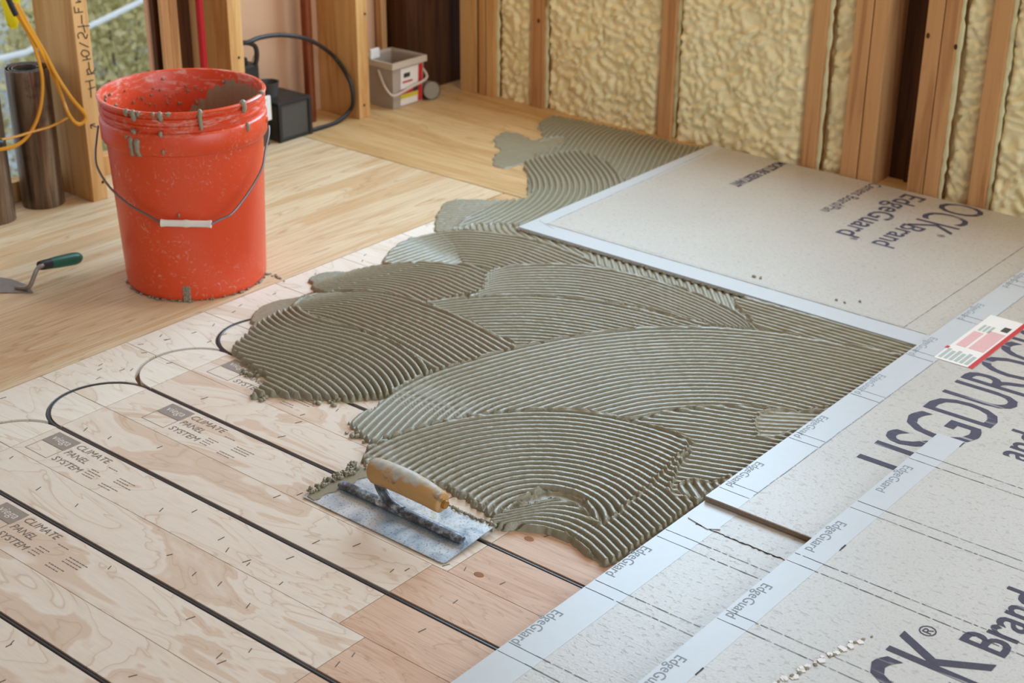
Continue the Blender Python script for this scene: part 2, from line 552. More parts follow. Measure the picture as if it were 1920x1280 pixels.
# return panels with curved grooves
def arc(cx, cy, r, a0, a1, n=14):
    return [(cx + r * math.cos(a0 + (a1 - a0) * i / n), cy + r * math.sin(a0 + (a1 - a0) * i / n)) for i in range(n + 1)]
ro, ri = HALF + GW, HALF - GW
for k in range(-6, 7):
    yc = ty(k); g = 0.0009
    xm = math.sqrt(ro * ro - HALF * HALF)
    am = math.atan2(-HALF, -xm)          # where the two arcs meet on the tube line
    a_up = arc(XC, yc + HALF, ro, math.pi, 2 * math.pi + am)
    a_dn = arc(XC, yc - HALF, ro, -am, math.pi)
    poly = [(XE0, yc - HALF + g), (XE0, yc + HALF - g)] + [(p[0], min(p[1], yc + HALF - g)) for p in a_up] + [(p[0], max(p[1], yc - HALF + g)) for p in a_dn[1:]]
    fpart(MB().prism(poly, -THK, 0), 'return_panel', M['return'], (XE0, yc, 0))
    for s in (-1, 1):
        cy = yc + s * HALF
        q = arc(XC, cy - s * g, ri, math.pi, math.pi + s * math.pi / 2)
        fpart(MB().prism([(XC - 0.0004, cy - s * g)] + [(min(p[0], XC - 0.0004), p[1]) for p in q], -THK, 0), 'return_panel', M['return'], (XC, cy, 0))

# print on the heating panels
def panel_print(k, x, full=True):
    o = panels[(k, -1)]
    y = ty(k)
    z = 0.0002
    def bx(x0, x1, y0, y1, m, nm='print_block', dz=0.0):
        o2 = MB().box((x0, y0, 0.0), (x1, y1, z + dz)).build(nm, m, o, org=(x0, y0, 0))
        o2.location = (x0 - XC, y0 - (y - HALF + 0.0005 + y - GW) / 2, 0)
    bx(x, x + 0.056, y - 0.042, y - 0.010, M['printbg'])
    fr = MB()
    for a in ((x + 0.001, y - 0.0735, x + 0.054, y - 0.0725), (x + 0.001, y - 0.0435, x + 0.054, y - 0.0425), (x, y - 0.0735, x + 0.001, y - 0.0425), (x + 0.0535, y - 0.0735, x + 0.0545, y - 0.0425)):
        fr.box((a[0], a[1], 0), (a[2], a[3], z))
    f = fr.build('print_frame', M['print'], o, org=(x, y, 0)); f.location = (x - XC, HALF / 2 + GW / 2 - 0.00025, 0)
    def tx(s, w, h, xx, yy, m=M['print'], bold=0.0, dz=0.0):
        t = text(s, 'print_lettering', m, None, w, h, (0, 0, 0), 0, bold, shear=0.15)
        t.parent = o
        t.location = (xx - XC, yy - (y - HALF / 2 - GW / 2 + 0.00025), z + 0.0001 + dz)
    tx('viega', 0.040, 0.018, x + 0.008, y - 0.036, M['printw'], 0.0)
    tx('CLIMATE', 0.078, 0.0125, x + 0.062, y - 0.0255)
    tx('PANEL', 0.052, 0.0125, x + 0.062, y - 0.0475)
    tx('SYSTEM', 0.066, 0.0125, x + 0.062, y - 0.070)
    rnd = random.Random(k)
    fine = MB()
    for gx, gy, n, w in ((0.150, -0.030, 1, 0.02), (0.135, -0.05, 4, 0.022), (0.19, -0.040, 3, 0.035), (0.18, -0.066, 2, 0.03)):
        for i in range(n):
            xx = x + gx
            while xx < x + gx + w * rnd.uniform(0.7, 1.1):
                l = rnd.uniform(0.002, 0.007)
                fine.box((xx, y + gy - i * 0.006, 0), (xx + l, y + gy - i * 0.006 + 0.0016, z))
                xx += l + 0.0013
    f = fine.build('fine_print', M['print'], o, org=(x, y, 0)); f.location = (x - XC, HALF / 2 + GW / 2 - 0.00025, 0)
panel_print(1, -1.838)
panel_print(0, -1.896)
panel_print(2, -1.888)
panel_print(-1, -1.775)
panel_print(-2, -1.80)

# staples all over the panels
rnd = random.Random(4)
st = MB()
for k in range(-3, 5):
    for s in (-1, 1):
        for i in range(9):
            x = rnd.uniform(XC + 0.02 if s > 0 else -1.66, -1.03)
            y = ty(k) + s * rnd.uniform(0.02, 0.08)
            a = rnd.uniform(-0.5, 0.5) + math.pi / 2
            l = rnd.uniform(0.004, 0.0065)
            st.box((x - l, y - 0.0005, 0), (x + l, y + 0.0005, 0.0006), a)
for i in range(36):
    x = rnd.uniform(XE0 + 0.015, XC - 0.01); y = rnd.uniform(1.0, 2.1)
    st.box((x - 0.005, y - 0.0005, 0), (x + 0.005, y + 0.0005, 0.0006), rnd.uniform(0.9, 2.2))
tag(st.build('staple', M['staple'], floor), kind='stuff')

for (kx, ky), r in (([(-1.1323, 1.3103)][0], 0.009), ([(-1.1370, 1.4224)][0], 0.009)):
    kb = MB().lathe([(0, 0.0004), (r * 0.75, 0.0004), (r * 0.8, 0.0)], 20, (0, 0, 0))
    ko = kb.build('knot', M['knot'], None); ko.parent = floor; ko.location = (kx, ky, 0); ko.scale = (1.1, 0.75, 1)
# tubes lying in the grooves
def tube_loop(name, k, label, x_end=-0.66, zt=-0.0052):
    ya, yb = ty(k), ty(k + 1)
    cy = (ya + yb) / 2
    p = [(x_end, ya, zt), (-1.3, ya, zt), (-1.7, ya, zt), (XC + 0.02, ya, zt)]
    for i in range(25):
        a = -math.pi / 2 - math.pi * i / 24
        p.append((XC + HALF * math.cos(a), cy + HALF * math.sin(a), zt + (0.0015 if 3 < i < 21 else 0)))
    p += [(XC + 0.02, yb, zt), (-1.7, yb, zt), (-1.3, yb, zt), (x_end, yb, zt)]
    o = MB().tube(p, 0.0045, 10).build(name, M['black_tube'], None, True, org=(XC, cy, zt))
    return tag(o, label, 'tube', 'black heating tubes in the floor grooves')
tube_loop('heating_tube', 0, 'black heating tube with its whole u-turn in view on the pale floor panels')
tube_loop('heating_tube', 2, 'black heating tube whose u-turn disappears under the mortar near the bucket')
tube_loop('heating_tube', -2, 'black heating tube running straight through the bottom left corner')
tube_loop('heating_tube', 4, 'black heating tube buried under the mortar bed') if False else None

# ------------------------------------------------------------------ left wall (window wall)
XW, XB = -2.73, -2.872
wl = thing('wall_left', (XB, 1.9, 0), kind='structure')
def wpart(name, a, b, m, par):
    c = ((a[0] + b[0]) / 2, (a[1] + b[1]) / 2, a[2])
    return MB().box(a, b).build(name, m, par, bevel=0.0015, org=c)
ZT = 2.55
wpart('stud', (XB, 1.874, 0), (XW, 1.912, ZT), M['stud'], wl)
wpart('stud', (XB, 2.288, 0), (XW, 2.328, ZT), M['stud'], wl)
wpart('stud', (XB, 2.699, 0), (XW, 2.737, ZT), M['stud'], wl)
# jamb pieces beside the window opening
wpart('jamb_board', (-2.812, 2.1566, 0), (-2.80, 2.1773, ZT), M['studr'], wl)
wpart('jamb_board', (-2.812, 2.1782, 0), (-2.80, 2.2012, ZT), M['studr'], wl)
wpart('dark_backing', (-2.847, 2.1599, 0), (-2.835, 2.2639, ZT), M['dark'], wl)  # dark plate standing in for the dark gaps around the jamb boards
wpart('window_trim', (-2.862, 2.1551, 0), (-2.85, 2.1758, ZT), M['sheath'], wl)
wpart('sheathing', (XB - 0.012, 2.24, 0), (XB - 0.001, 3.2, ZT), M['sheath'], wl)
wpart('sheathing', (XB - 0.012, -1.8, 0), (XB - 0.001, 1.2, ZT), M['sheath'], wl)
wpart('header', (XB, 1.2, 1.9), (XW, 2.24, ZT), M['stud'], wl)
wpart('stud', (XB, 1.18, 0), (XW, 1.22, ZT), M['stud'], wl)
wpart('sill_plate', (XB - 0.02, 1.22, 0.0), (XB + 0.012, 1.872, 0.045), M['stud'], wl)
wpart('sill_plate', (XB - 0.02, 1.915, 0.0), (XB + 0.012, 2.17, 0.045), M['stud'], wl)
wpart('dark_post', (-2.86, 2.945, 0), (-2.79, 3.2, ZT), M['dark'], wl)
wpart('narrow_strip', (-2.866, 2.905, 0), (-2.845, 2.925, ZT), M['studr'], wl)
# handwriting and marks on the stud by the window
def scrawl(strokes, par, m, r=0.0012, name='handwriting'):
    mb = MB()
    for st_ in strokes: mb.tube(crom(st_, 4), r, 6)
    return mb.build(name, m, par, True, org=(XW, 1.893, 0.3))
hw = scrawl([
    [(-2.7298, 1.8926, 0.2503), (-2.7298, 1.9092, 0.2514)], [(-2.7298, 1.8867, 0.2678), (-2.7298, 1.9071, 0.2670)], [(-2.7298, 1.8982, 0.2514), (-2.7298, 1.8975, 0.2667)], [(-2.7298, 1.8968, 0.2307), (-2.7298, 1.8979, 0.2492)], 
    [(-2.7298, 1.8926, 0.2816), (-2.7298, 1.9131, 0.2809)], [(-2.7298, 1.8968, 0.2819), (-2.7298, 1.8940, 0.2917), (-2.7298, 1.9008, 0.2915), (-2.7298, 1.9050, 0.2825), (-2.7298, 1.9139, 0.2877)], [(-2.7298, 1.9008, 0.2915), (-2.7298, 1.9002, 0.3077)], [(-2.7298, 1.8861, 0.3139), (-2.7298, 1.9064, 0.3134)], [(-2.7298, 1.8981, 0.3127), (-2.7298, 1.8967, 0.3222)],
    [(-2.7298, 1.8841, 0.3292), (-2.7298, 1.8902, 0.3348), (-2.7298, 1.9018, 0.3303), (-2.7298, 1.9034, 0.3220), (-2.7298, 1.8911, 0.3210), (-2.7298, 1.8841, 0.3292)], [(-2.7298, 1.8831, 0.3521), (-2.7298, 1.9043, 0.3390)], [(-2.7298, 1.8830, 0.3611), (-2.7298, 1.8815, 0.3693), (-2.7298, 1.8886, 0.3725), (-2.7298, 1.8948, 0.3691), (-2.7298, 1.8967, 0.3631), (-2.7298, 1.9014, 0.3577), (-2.7298, 1.9052, 0.3661)], [(-2.7298, 1.9004, 0.3704), (-2.7298, 1.8973, 0.3878)], [(-2.7298, 1.8837, 0.3858), (-2.7298, 1.9128, 0.3828)], [(-2.7298, 1.8949, 0.3894), (-2.7298, 1.8961, 0.4082)],
    [(-2.7298, 1.8797, 0.4155), (-2.7298, 1.9009, 0.4141)], [(-2.7298, 1.8810, 0.4153), (-2.7298, 1.8802, 0.4288)], [(-2.7298, 1.8903, 0.4148), (-2.7298, 1.8902, 0.4238)], [(-2.7298, 1.8851, 0.4357), (-2.7298, 1.8984, 0.4357), (-2.7298, 1.8909, 0.4392)]], wl, M['marker'])
scrawl([[(-2.7298, 1.8988, 0.1724), (-2.7298, 1.8878, 0.1726), (-2.7298, 1.8894, 0.1639)], [(-2.7298, 1.8878, 0.1726), (-2.7298, 1.9033, 0.1642)]], wl, M['marker'])
for px in ([(-2.7298, 1.9026, 0.0396)], [(-2.7298, 2.3122, 0.2367)], [(-2.7298, 2.7160, 0.0344)], [(-2.7298, 2.7293, 0.2669)]):
    p = px[0]
    o = MB().lathe([(0, 0.0), (0.0035, 0.0), (0.003, 0.0012), (0, 0.0012)], 10).build('nail_hole', M['dark'], wl, org=(0, 0, 0))
    o.location = Vector(p) - wl.location; o.rotation_euler = (0, R(90), 0)

# ------------------------------------------------------------------ far wall (spray foam between studs)
YF = 3.08
wf = thing('wall_far', (-1.9, YF, 0), kind='structure')
YB = YF + 0.14
SILL = 0.60
fs = [(-2.722, -2.665), (-2.655, -2.634), (-2.630, -2.603), (-2.475, -2.437), (-2.070, -2.032), (-1.664, -1.630), (-1.561, -1.5205), (-1.5175, -1.482), (-1.394, -1.357), (-1.3545, -1.3235), (-1.250, -1.212), (-0.84, -0.802), (-0.43, -0.392)]
for i, (a, b) in enumerate(fs):
    crip = (-2.6 < a < -1.6) or (-1.3 < a < -0.2)
    wpart('stud', (a, YF, 0), (b, YB, SILL if crip else ZT), M['studr'] if i not in (0, 1, 2) else M['stud'], wf)
wpart('sheathing', (-2.75, YB + 0.001, 0), (2.6, YB + 0.012, SILL), M['dark'], wf)
wpart('sheathing', (-2.75, YB + 0.001, 2.03), (2.6, YB + 0.012, ZT), M['dark'], wf)
wpart('sheathing', (-2.75, YB + 0.001, SILL), (-2.60, YB + 0.012, 2.03), M['dark'], wf)
wpart('sheathing', (-1.56, YB + 0.001, SILL), (-1.33, YB + 0.012, 2.03), M['dark'], wf)
wpart('sheathing', (-0.22, YB + 0.001, SILL), (2.6, YB + 0.012, 2.03), M['dark'], wf)
wpart('sill_plate', (-2.602, YF - 0.002, SILL), (-1.562, YB, SILL + 0.04), M['stud'], wf)
wpart('sill_plate', (-1.3225, YF - 0.002, SILL), (-0.2, YB, SILL + 0.04), M['stud'], wf)
wpart('header', (-2.602, YF, 2.0), (-1.562, YB, ZT), M['stud'], wf)
wpart('header', (-1.3225, YF, 2.0), (-0.2, YB, ZT), M['stud'], wf)
wpart('stud', (-0.2, YF, 0), (-0.16, YB, ZT), M['stud'], wf)
wpart('plasterboard', (-0.158, YF, 0), (2.6, YF + 0.012, ZT), M['drywall'], wf)
wpart('dark_stud', (-1.4815, YB - 0.05, 0), (-1.442, YB - 0.002, ZT), M['dark'], wf)
wpart('dark_stud', (-1.440, YB - 0.062, 0), (-1.3945, YB - 0.002, ZT), M['dark'], wf)

def vnoise(x, y, s, seed):
    rs = np.random.RandomState(seed)
    tb = rs.rand(256, 256)
    X, Y = x * s, y * s
    i, j = np.floor(X).astype(int), np.floor(Y).astype(int)
    u, v = X - i, Y - j
    u, v = u * u * (3 - 2 * u), v * v * (3 - 2 * v)
    g = lambda a, b: tb[a & 255, b & 255]
    return (g(i, j) * (1 - u) + g(i + 1, j) * u) * (1 - v) + (g(i, j + 1) * (1 - u) + g(i + 1, j + 1) * u) * v
def worley(x, y, s, seed):
    rs = np.random.RandomState(seed)
    tx, ty_ = rs.rand(64, 64), rs.rand(64, 64)
    X, Y = x * s, y * s
    i, j = np.floor(X).astype(int), np.floor(Y).astype(int)
    best = np.full(X.shape, 9.0)
    for a in (-1, 0, 1):
        for b in (-1, 0, 1):
            px = i + a + tx[(i + a) & 63, (j + b) & 63]; py = j + b + ty_[(i + a) & 63, (j + b) & 63]
            best = np.minimum(best, (px - X) ** 2 + (py - Y) ** 2)
    return np.sqrt(best)

def grid_mesh(name, XYZ, m, parent=None, keep=None):
    h, w = XYZ.shape[:2]
    idx = np.arange(h * w).reshape(h, w)
    q = np.stack([idx[:-1, :-1], idx[:-1, 1:], idx[1:, 1:], idx[1:, :-1]], -1).reshape(-1, 4)
    co = XYZ.reshape(-1, 3)
    if keep is not None:
        kq = keep.reshape(-1)[q].any(1)
        q = q[kq]
        used = np.zeros(h * w, bool); used[q.ravel()] = True
        mp = np.cumsum(used) - 1
        co = co[used]; q = mp[q]
    me = bpy.data.meshes.new(name)
    me.vertices.add(len(co)); me.vertices.foreach_set('co', co.astype(np.float32).ravel())
    me.loops.add(len(q) * 4); me.loops.foreach_set('vertex_index', q.astype(np.int32).ravel())
    me.polygons.add(len(q)); me.polygons.foreach_set('loop_start', (np.arange(len(q)) * 4).astype(np.int32))
    me.polygons.foreach_set('use_smooth', np.ones(len(q), bool))
    me.update(calc_edges=True)
    me.materials.append(m)
    o = bpy.data.objects.new(name, me)
    COL.objects.link(o)
    if parent is not None:
        o.parent = parent
        o.location = -parent.location
    return o

def foam_bay(x0, x1, seed, dep=0.018):
    nx = max(6, int((x1 - x0) / 0.005))
    xs = np.linspace(x0, x1, nx)
    zs = np.arange(0, SILL + 0.003, 0.005)
    X, Z = np.meshgrid(xs, zs)
    wx = X + 0.03 * (vnoise(X, Z, 26, seed) - 0.5); wz = Z + 0.03 * (vnoise(X, Z, 26, seed + 1) - 0.5)
    rid = 1 - np.abs(2 * vnoise(wx * 1.3 + wz * 0.5, wz - 0.3 * wx, 48, seed + 2) - 1)
    b = 0.55 * (0.75 - worley(wx, wz * 1.25, 50, seed)) + 0.25 * rid + 0.5 * vnoise(X, Z, 10, seed + 5) + 0.18 * (0.7 - worley(wx, wz, 85, seed + 3))
    e = np.minimum(X - x0, x1 - X)
    edge = np.clip(e / 0.02, 0, 1); edge = edge * edge * (3 - 2 * edge)
    Y = YF + dep + 0.017 - 0.027 * b * (0.25 + 0.75 * edge) - 0.008 * edge
    Y = np.maximum(Y, YF - 0.008 * edge)
    o = grid_mesh('spray_foam', np.stack([X, Y, Z], -1), M['foam'], wf)
    # smooth pale skin where the foam meets the stud on its left
    mb = MB()
    n = 40
    pts = []
    rr = random.Random(seed)
    for i in range(n + 1):
        z = SILL * i / n
        pts.append((x0 + 0.002, YF + 0.016 + rr.uniform(-0.002, 0.002), z))
    mb.tube(pts, [0.0042 + rr.uniform(-0.002, 0.0015) for _ in pts], 8, 1.6)
    mb.build('foam_edge', M['foam_edge'], wf, True)
    return o
foam_bay(-2.603, -2.475, 11)
foam_bay(-2.437, -2.070, 21)
foam_bay(-2.032, -1.664, 31)
foam_bay(-1.630, -1.561, 41, 0.03)
foam_bay(-1.3235, -1.250, 51, 0.03)
foam_bay(-1.212, -0.84, 61)
foam_bay(-0.802, -0.43, 71)
for px in ([(-2.4509, 3.0795, 0.2304)], [(-1.3865, 3.0795, 0.3612)], [(-1.3213, 3.0795, 0.3476)]):
    o = MB().lathe([(0, 0.0), (0.004, 0.0), (0.0035, 0.0012), (0, 0.0012)], 10).build('knot', M['dark'], wf, org=(0, 0, 0))
    o.location = Vector(px[0]) - wf.location; o.rotation_euler = (R(90), 0, 0); o.scale = (1, 1.6, 1)

# unseen remainder of the room: ceiling, wall behind the camera, glazed right-hand wall
tag(MB().box((-2.9, -1.85, ZT), (2.7, 3.25, ZT + 0.03)).build('ceiling', M['ceil']), kind='structure')
wn = thing('wall_near', (0, -1.8, 0), kind='structure')
wpart('plasterboard', (-2.9, -1.84, 0), (-0.5, -1.80, ZT), M['drywall'], wn)
wpart('plasterboard', (1.7, -1.84, 0), (2.6, -1.80, ZT), M['drywall'], wn)
wpart('plasterboard', (-0.5, -1.84, 2.3), (1.7, -1.80, ZT), M['drywall'], wn)
wr = thing('wall_right', (2.6, 1.15, 0), kind='structure')
wpart('plasterboard', (2.6, -1.8, 0), (2.65, -0.5, ZT), M['drywall'], wr)
wpart('plasterboard', (2.6, 2.8, 0), (2.65, 3.2, ZT), M['drywall'], wr)
wpart('plasterboard', (2.6, -0.5, 0), (2.65, 2.8, 0.25), M['drywall'], wr)
wpart('plasterboard', (2.6, -0.5, 2.45), (2.65, 2.8, ZT), M['drywall'], wr)

# ------------------------------------------------------------------ mortar bed: overlapping notched-trowel sweeps as one height field
def seg_d(P, poly, signed=False):
    """distance of points to a polyline; signed side and parameter for the nearest segment"""
    n = len(P)
    bd = np.full(n, 1e9); bs = np.zeros(n); bt = np.zeros(n)
    A = np.array(poly)
    m = len(A) - 1
    for i in range(m):
        a, b = A[i], A[i + 1]
        d = b - a
        L = d @ d
        if L < 1e-12: continue
        v = P - a
        t = np.clip((v @ d) / L, 0, 1)
        w = v - t[:, None] * d
        dd = (w * w).sum(1)
        k = dd < bd
        bd[k] = dd[k]
        if signed:
            cr_ = d[0] * v[:, 1] - d[1] * v[:, 0]
            bs[k] = np.sign(cr_[k]); bt[k] = (i + t[k]) / m
    return np.sqrt(bd), bs, bt
def inside(P, poly):
    A = np.array(poly); c = np.zeros(len(P), bool)
    j = len(A) - 1
    for i in range(len(A)):
        yi, yj = A[i, 1], A[j, 1]
        if yi != yj:
            k = (yi > P[:, 1]) != (yj > P[:, 1])
            c ^= k & (P[:, 0] < (A[j, 0] - A[i, 0]) * (P[:, 1] - yi) / (yj - yi) + A[i, 0])
        j = i
    return c
def sst(a, b, x):
    t = np.clip((x - a) / (b - a), 0, 1); return t * t * (3 - 2 * t)

DX = 0.00135
gx = np.arange(-2.62, -0.965, DX); gy = np.arange(1.22, 3.075, DX)
GX, GY = np.meshgrid(gx, gy)
FLR = -0.0012
HH = np.full(GX.shape, FLR)
RP = 0.0133
def sweep(poly, ref=None, amp=0.0084, base=0.0016, fade=0.0, rag=0.004, berm=0.0022, rag_s=70, soft=0.004, seed=1, pitch=RP, smooth_poly=True, blade=None, circ=False):
    pg = crom(poly, 4, True) if smooth_poly else poly
    A = np.array(pg)
    x0, y0 = A.min(0) - 0.012; x1, y1 = A.max(0) + 0.012
    i0, i1 = np.searchsorted(gx, [x0, x1]); j0, j1 = np.searchsorted(gy, [y0, y1])
    X, Y = GX[j0:j1, i0:i1], GY[j0:j1, i0:i1]
    P = np.stack([X.ravel(), Y.ravel()], 1)
    d, _, _ = seg_d(P, list(pg) + [pg[0]])
    s = np.where(inside(P, pg), d, -d)
    s = s + rag * (vnoise(P[:, 0], P[:, 1], rag_s, seed) - 0.5) * 2 + rag * 0.5 * (vnoise(P[:, 0], P[:, 1], rag_s * 3, seed + 1) - 0.5)
    old = HH[j0:j1, i0:i1].ravel()
    if ref is not None:
        rf = [np.array(p) for p in ref]
        rf = [rf[0] + (rf[0] - rf[1]) * 6] + rf + [rf[-1] + (rf[-1] - rf[-2]) * 6]
        core = crom(rf[1:-1], 7)
        if blade is not None:      # trowel held at one angle: ridges are shifted copies of one path
            b = np.array(blade[1]) - np.array(blade[0]); b /= np.linalg.norm(b)
            e = np.array([-b[1], b[0]])
            cc = np.array([rf[0]] + core + [rf[-1]])
            ce, cb = cc @ e, cc @ b
            if ce[-1] < ce[0]: ce, cb = ce[::-1], cb[::-1]; rev = True
            else: rev = False
            ce = np.maximum.accumulate(ce + np.arange(len(ce)) * 1e-7)
            pe = P @ e
            ph = P @ b - np.interp(pe, ce, cb)
            rt = (pe - ce[1]) / (ce[-2] - ce[1])
            if rev: rt = 1 - rt
        elif circ:                 # trowel pivoting about one point
            A_ = np.array(ref)
            sol = np.linalg.lstsq(np.c_[2 * A_, np.ones(len(A_))], (A_ ** 2).sum(1), rcond=None)[0]
            ph = np.hypot(P[:, 0] - sol[0], P[:, 1] - sol[1]); rt = np.ones(len(P))
        else:
            rd, rs, rt = seg_d(P, [rf[0]] + core + [rf[-1]], True)
            ph = rd * rs
        ph = ph + 0.0012 * (vnoise(P[:, 0], P[:, 1], 18, seed + 7) - 0.5)
        c = np.cos(2 * np.pi * ph / pitch)
        prof = sst(-0.50, 0.28, c)
        if fade: am = amp * (0.18 + 0.82 * sst(0.05, fade, rt))
        else: am = amp
        am = am * (0.86 + 0.28 * vnoise(P[:, 0], P[:, 1], 9, seed + 9))
        full = base + amp * 0.5
        h = np.where(am < amp * 0.8, (full - am * 0.5) + am * prof, base + am * prof)
    else:
        h = np.full(len(P), base + amp) + 0.0012 * (vnoise(P[:, 0], P[:, 1], 40, seed) - 0.5)
    h = h + 0.0007 * (vnoise(P[:, 0], P[:, 1], 160, seed + 3) - 0.5)
    w = sst(-0.001, soft, s)
    on = old > 0.0005
    nh = old + (h - old) * w
    bm = berm * np.exp(-((s - 0.003) / 0.0032) ** 2) * on * (0.4 + 0.9 * vnoise(P[:, 0], P[:, 1], 55, seed + 5))
    nh = nh + bm * np.maximum(1.0, 1.4 * (1 - (h - base) / 0.007))
    nh = np.where(s > -0.008, nh, old)
    HH[j0:j1, i0:i1] = nh.reshape(X.shape)

sweep([(-1.9438, 1.7997), (-1.8933, 1.9776), (-1.9261, 2.1699), (-1.9100, 2.3024), (-1.9484, 2.4384), (-2.1494, 2.7482), (-2.2507, 2.9407), (-1.9334, 3.0143), (-1.8678, 2.3384), (-1.3476, 2.3327), (-1.0109, 2.3394), (-1.0163, 1.6789), (-1.0287, 1.4720), (-1.1604, 1.4608), (-1.3951, 1.4941), (-1.4913, 1.5129), (-1.5734, 1.6889), (-1.7642, 1.6777)], None, 0.0008, 0.0012, rag=0.002, seed=3)
sweep([(-2.3665, 3.0362), (-2.2363, 3.0550), (-2.0257, 3.0584), (-1.9397, 3.0587), (-1.8829, 3.0303), (-1.8959, 2.4832), (-2.0859, 2.6481), (-2.1957, 2.7513), (-2.2539, 2.8340), (-2.2987, 2.9113), (-2.3409, 2.9469)], [(-2.2710, 3.0559), (-2.2556, 2.9602), (-2.2129, 2.8579), (-2.1552, 2.7433)], 0.0055, seed=12, rag=0.007)
sweep([(-2.3797, 2.8417), (-2.3394, 2.8704), (-2.2754, 2.8441), (-2.2594, 2.8981), (-2.2109, 2.8937), (-2.1921, 2.7652), (-2.1825, 2.6987), (-2.1882, 2.6366), (-2.2369, 2.6364), (-2.2925, 2.7338), (-2.3261, 2.7495)], None, 0.001, 0.002, rag=0.007, seed=22)
sweep([(-2.0219, 2.5014), (-2.0615, 2.5615), (-2.1297, 2.6358), (-2.1784, 2.6917), (-2.1787, 2.7444), (-2.1412, 2.8415), (-2.0532, 2.8307), (-1.9394, 2.7487), (-1.8990, 2.7342), (-1.8678, 2.3384), (-1.9095, 2.3192), (-2.0110, 2.2326), (-2.0424, 2.3364), (-2.0532, 2.4471)], [(-2.1467, 2.6567), (-2.0979, 2.6180), (-2.0569, 2.5750), (-2.0231, 2.5235), (-1.9985, 2.4487), (-1.9848, 2.3427), (-1.9870, 2.2490)], 0.007, seed=33, rag=0.006)
sweep([(-2.0388, 2.2253), (-2.0879, 2.2760), (-2.1302, 2.3452), (-2.1364, 2.3943), (-2.0868, 2.4413), (-2.0528, 2.4520), (-2.0359, 2.3290), (-2.0046, 2.2422)], [(-2.1145, 2.3054), (-2.0094, 2.4039)], 0.0012, 0.003, seed=41, berm=0.001)
sweep([(-2.0109, 2.2409), (-1.9233, 2.3571), (-1.6045, 2.3492), (-1.3557, 2.3458), (-1.2282, 2.3431), (-1.2954, 2.2483), (-1.5099, 2.2863), (-1.6903, 2.2873), (-1.8258, 2.2864)], [(-1.7320, 2.3352), (-1.7080, 2.3250), (-1.6772, 2.2910)], 0.003, 0.002, seed=52)
sweep([(-1.9914, 2.0235), (-2.0243, 2.0670), (-2.0491, 2.1197), (-2.0449, 2.1712), (-2.0046, 2.2422), (-1.9289, 2.2904), (-1.8288, 2.3075), (-1.7274, 2.3008), (-1.6524, 2.2754), (-1.6696, 2.2425), (-1.7500, 2.1923), (-1.7900, 2.1257), (-1.7939, 2.0903), (-1.9192, 2.0665)], [(-2.0328, 2.0635), (-2.0199, 2.1604), (-1.9882, 2.2236), (-1.9130, 2.2716), (-1.8157, 2.2911), (-1.6636, 2.2694)], fade=0.5, seed=61)
sweep([(-2.0338, 1.8581), (-2.0486, 1.8807), (-2.0434, 1.9100), (-2.0136, 1.9534), (-1.9871, 2.0160), (-1.9268, 2.0748), (-1.8612, 2.1122), (-1.8021, 2.1190), (-1.7579, 2.0513), (-1.7513, 2.0096), (-1.7774, 1.9411), (-1.7934, 1.9145), (-1.8964, 1.8929), (-1.9534, 1.8647), (-1.9841, 1.8386)], [(-2.0572, 1.8663), (-2.0215, 1.9466), (-1.9852, 2.0140), (-1.9249, 2.0727), (-1.8502, 2.0997), (-1.7767, 2.0908)], fade=0.6, seed=71, blade=[(-1.7919, 2.0991), (-1.8104, 1.9626)])
sweep([(-1.7525, 2.0388), (-1.7974, 2.1087), (-1.7837, 2.1672), (-1.7249, 2.2283), (-1.6523, 2.2718), (-1.5409, 2.2950), (-1.4264, 2.2891), (-1.3118, 2.2563), (-1.2586, 2.2211), (-1.2877, 2.1995), (-1.3631, 2.1752), (-1.4719, 2.1617), (-1.6536, 2.0727), (-1.7369, 1.9854)], [(-1.7966, 2.1093), (-1.7802, 2.1629), (-1.7214, 2.2239), (-1.6473, 2.2651), (-1.5332, 2.2839), (-1.4166, 2.2741), (-1.3091, 2.2429), (-1.2647, 2.2129)], seed=81, blade=[(-1.5566, 2.2816), (-1.4970, 2.1630)])
sweep([(-1.3555, 2.2930), (-1.3476, 2.3327), (-1.2357, 2.3368), (-1.0023, 2.3467), (-1.0023, 2.2813), (-1.0828, 2.2555), (-1.1800, 2.2400), (-1.2559, 2.2204), (-1.3112, 2.2663)], [(-1.3449, 2.3283), (-1.2320, 2.3304), (-1.0828, 2.3343), (-0.9966, 2.3371)], seed=91)
sweep([(-1.7858, 1.9209), (-1.7765, 1.9550), (-1.7195, 2.0266), (-1.6599, 2.0805), (-1.5696, 2.1275), (-1.4705, 2.1597), (-1.3745, 2.1749), (-1.3108, 2.1738), (-1.3737, 2.1053), (-1.4733, 2.0000), (-1.5267, 1.8564), (-1.5703, 1.8651), (-1.6727, 1.8970)], [(-1.7833, 1.9328), (-1.7511, 1.9865), (-1.7042, 2.0396), (-1.6430, 2.0916), (-1.5590, 2.1300), (-1.4545, 2.1541), (-1.3205, 2.1625)], seed=101, blade=[(-1.5651, 2.1215), (-1.5036, 2.0163)])
sweep([(-1.9537, 1.6403), (-1.9869, 1.6674), (-2.0115, 1.6970), (-2.0154, 1.7586), (-1.9884, 1.8080), (-1.9616, 1.7650), (-1.9524, 1.7218), (-1.9461, 1.6589)], None, 0.001, 0.004, seed=111)
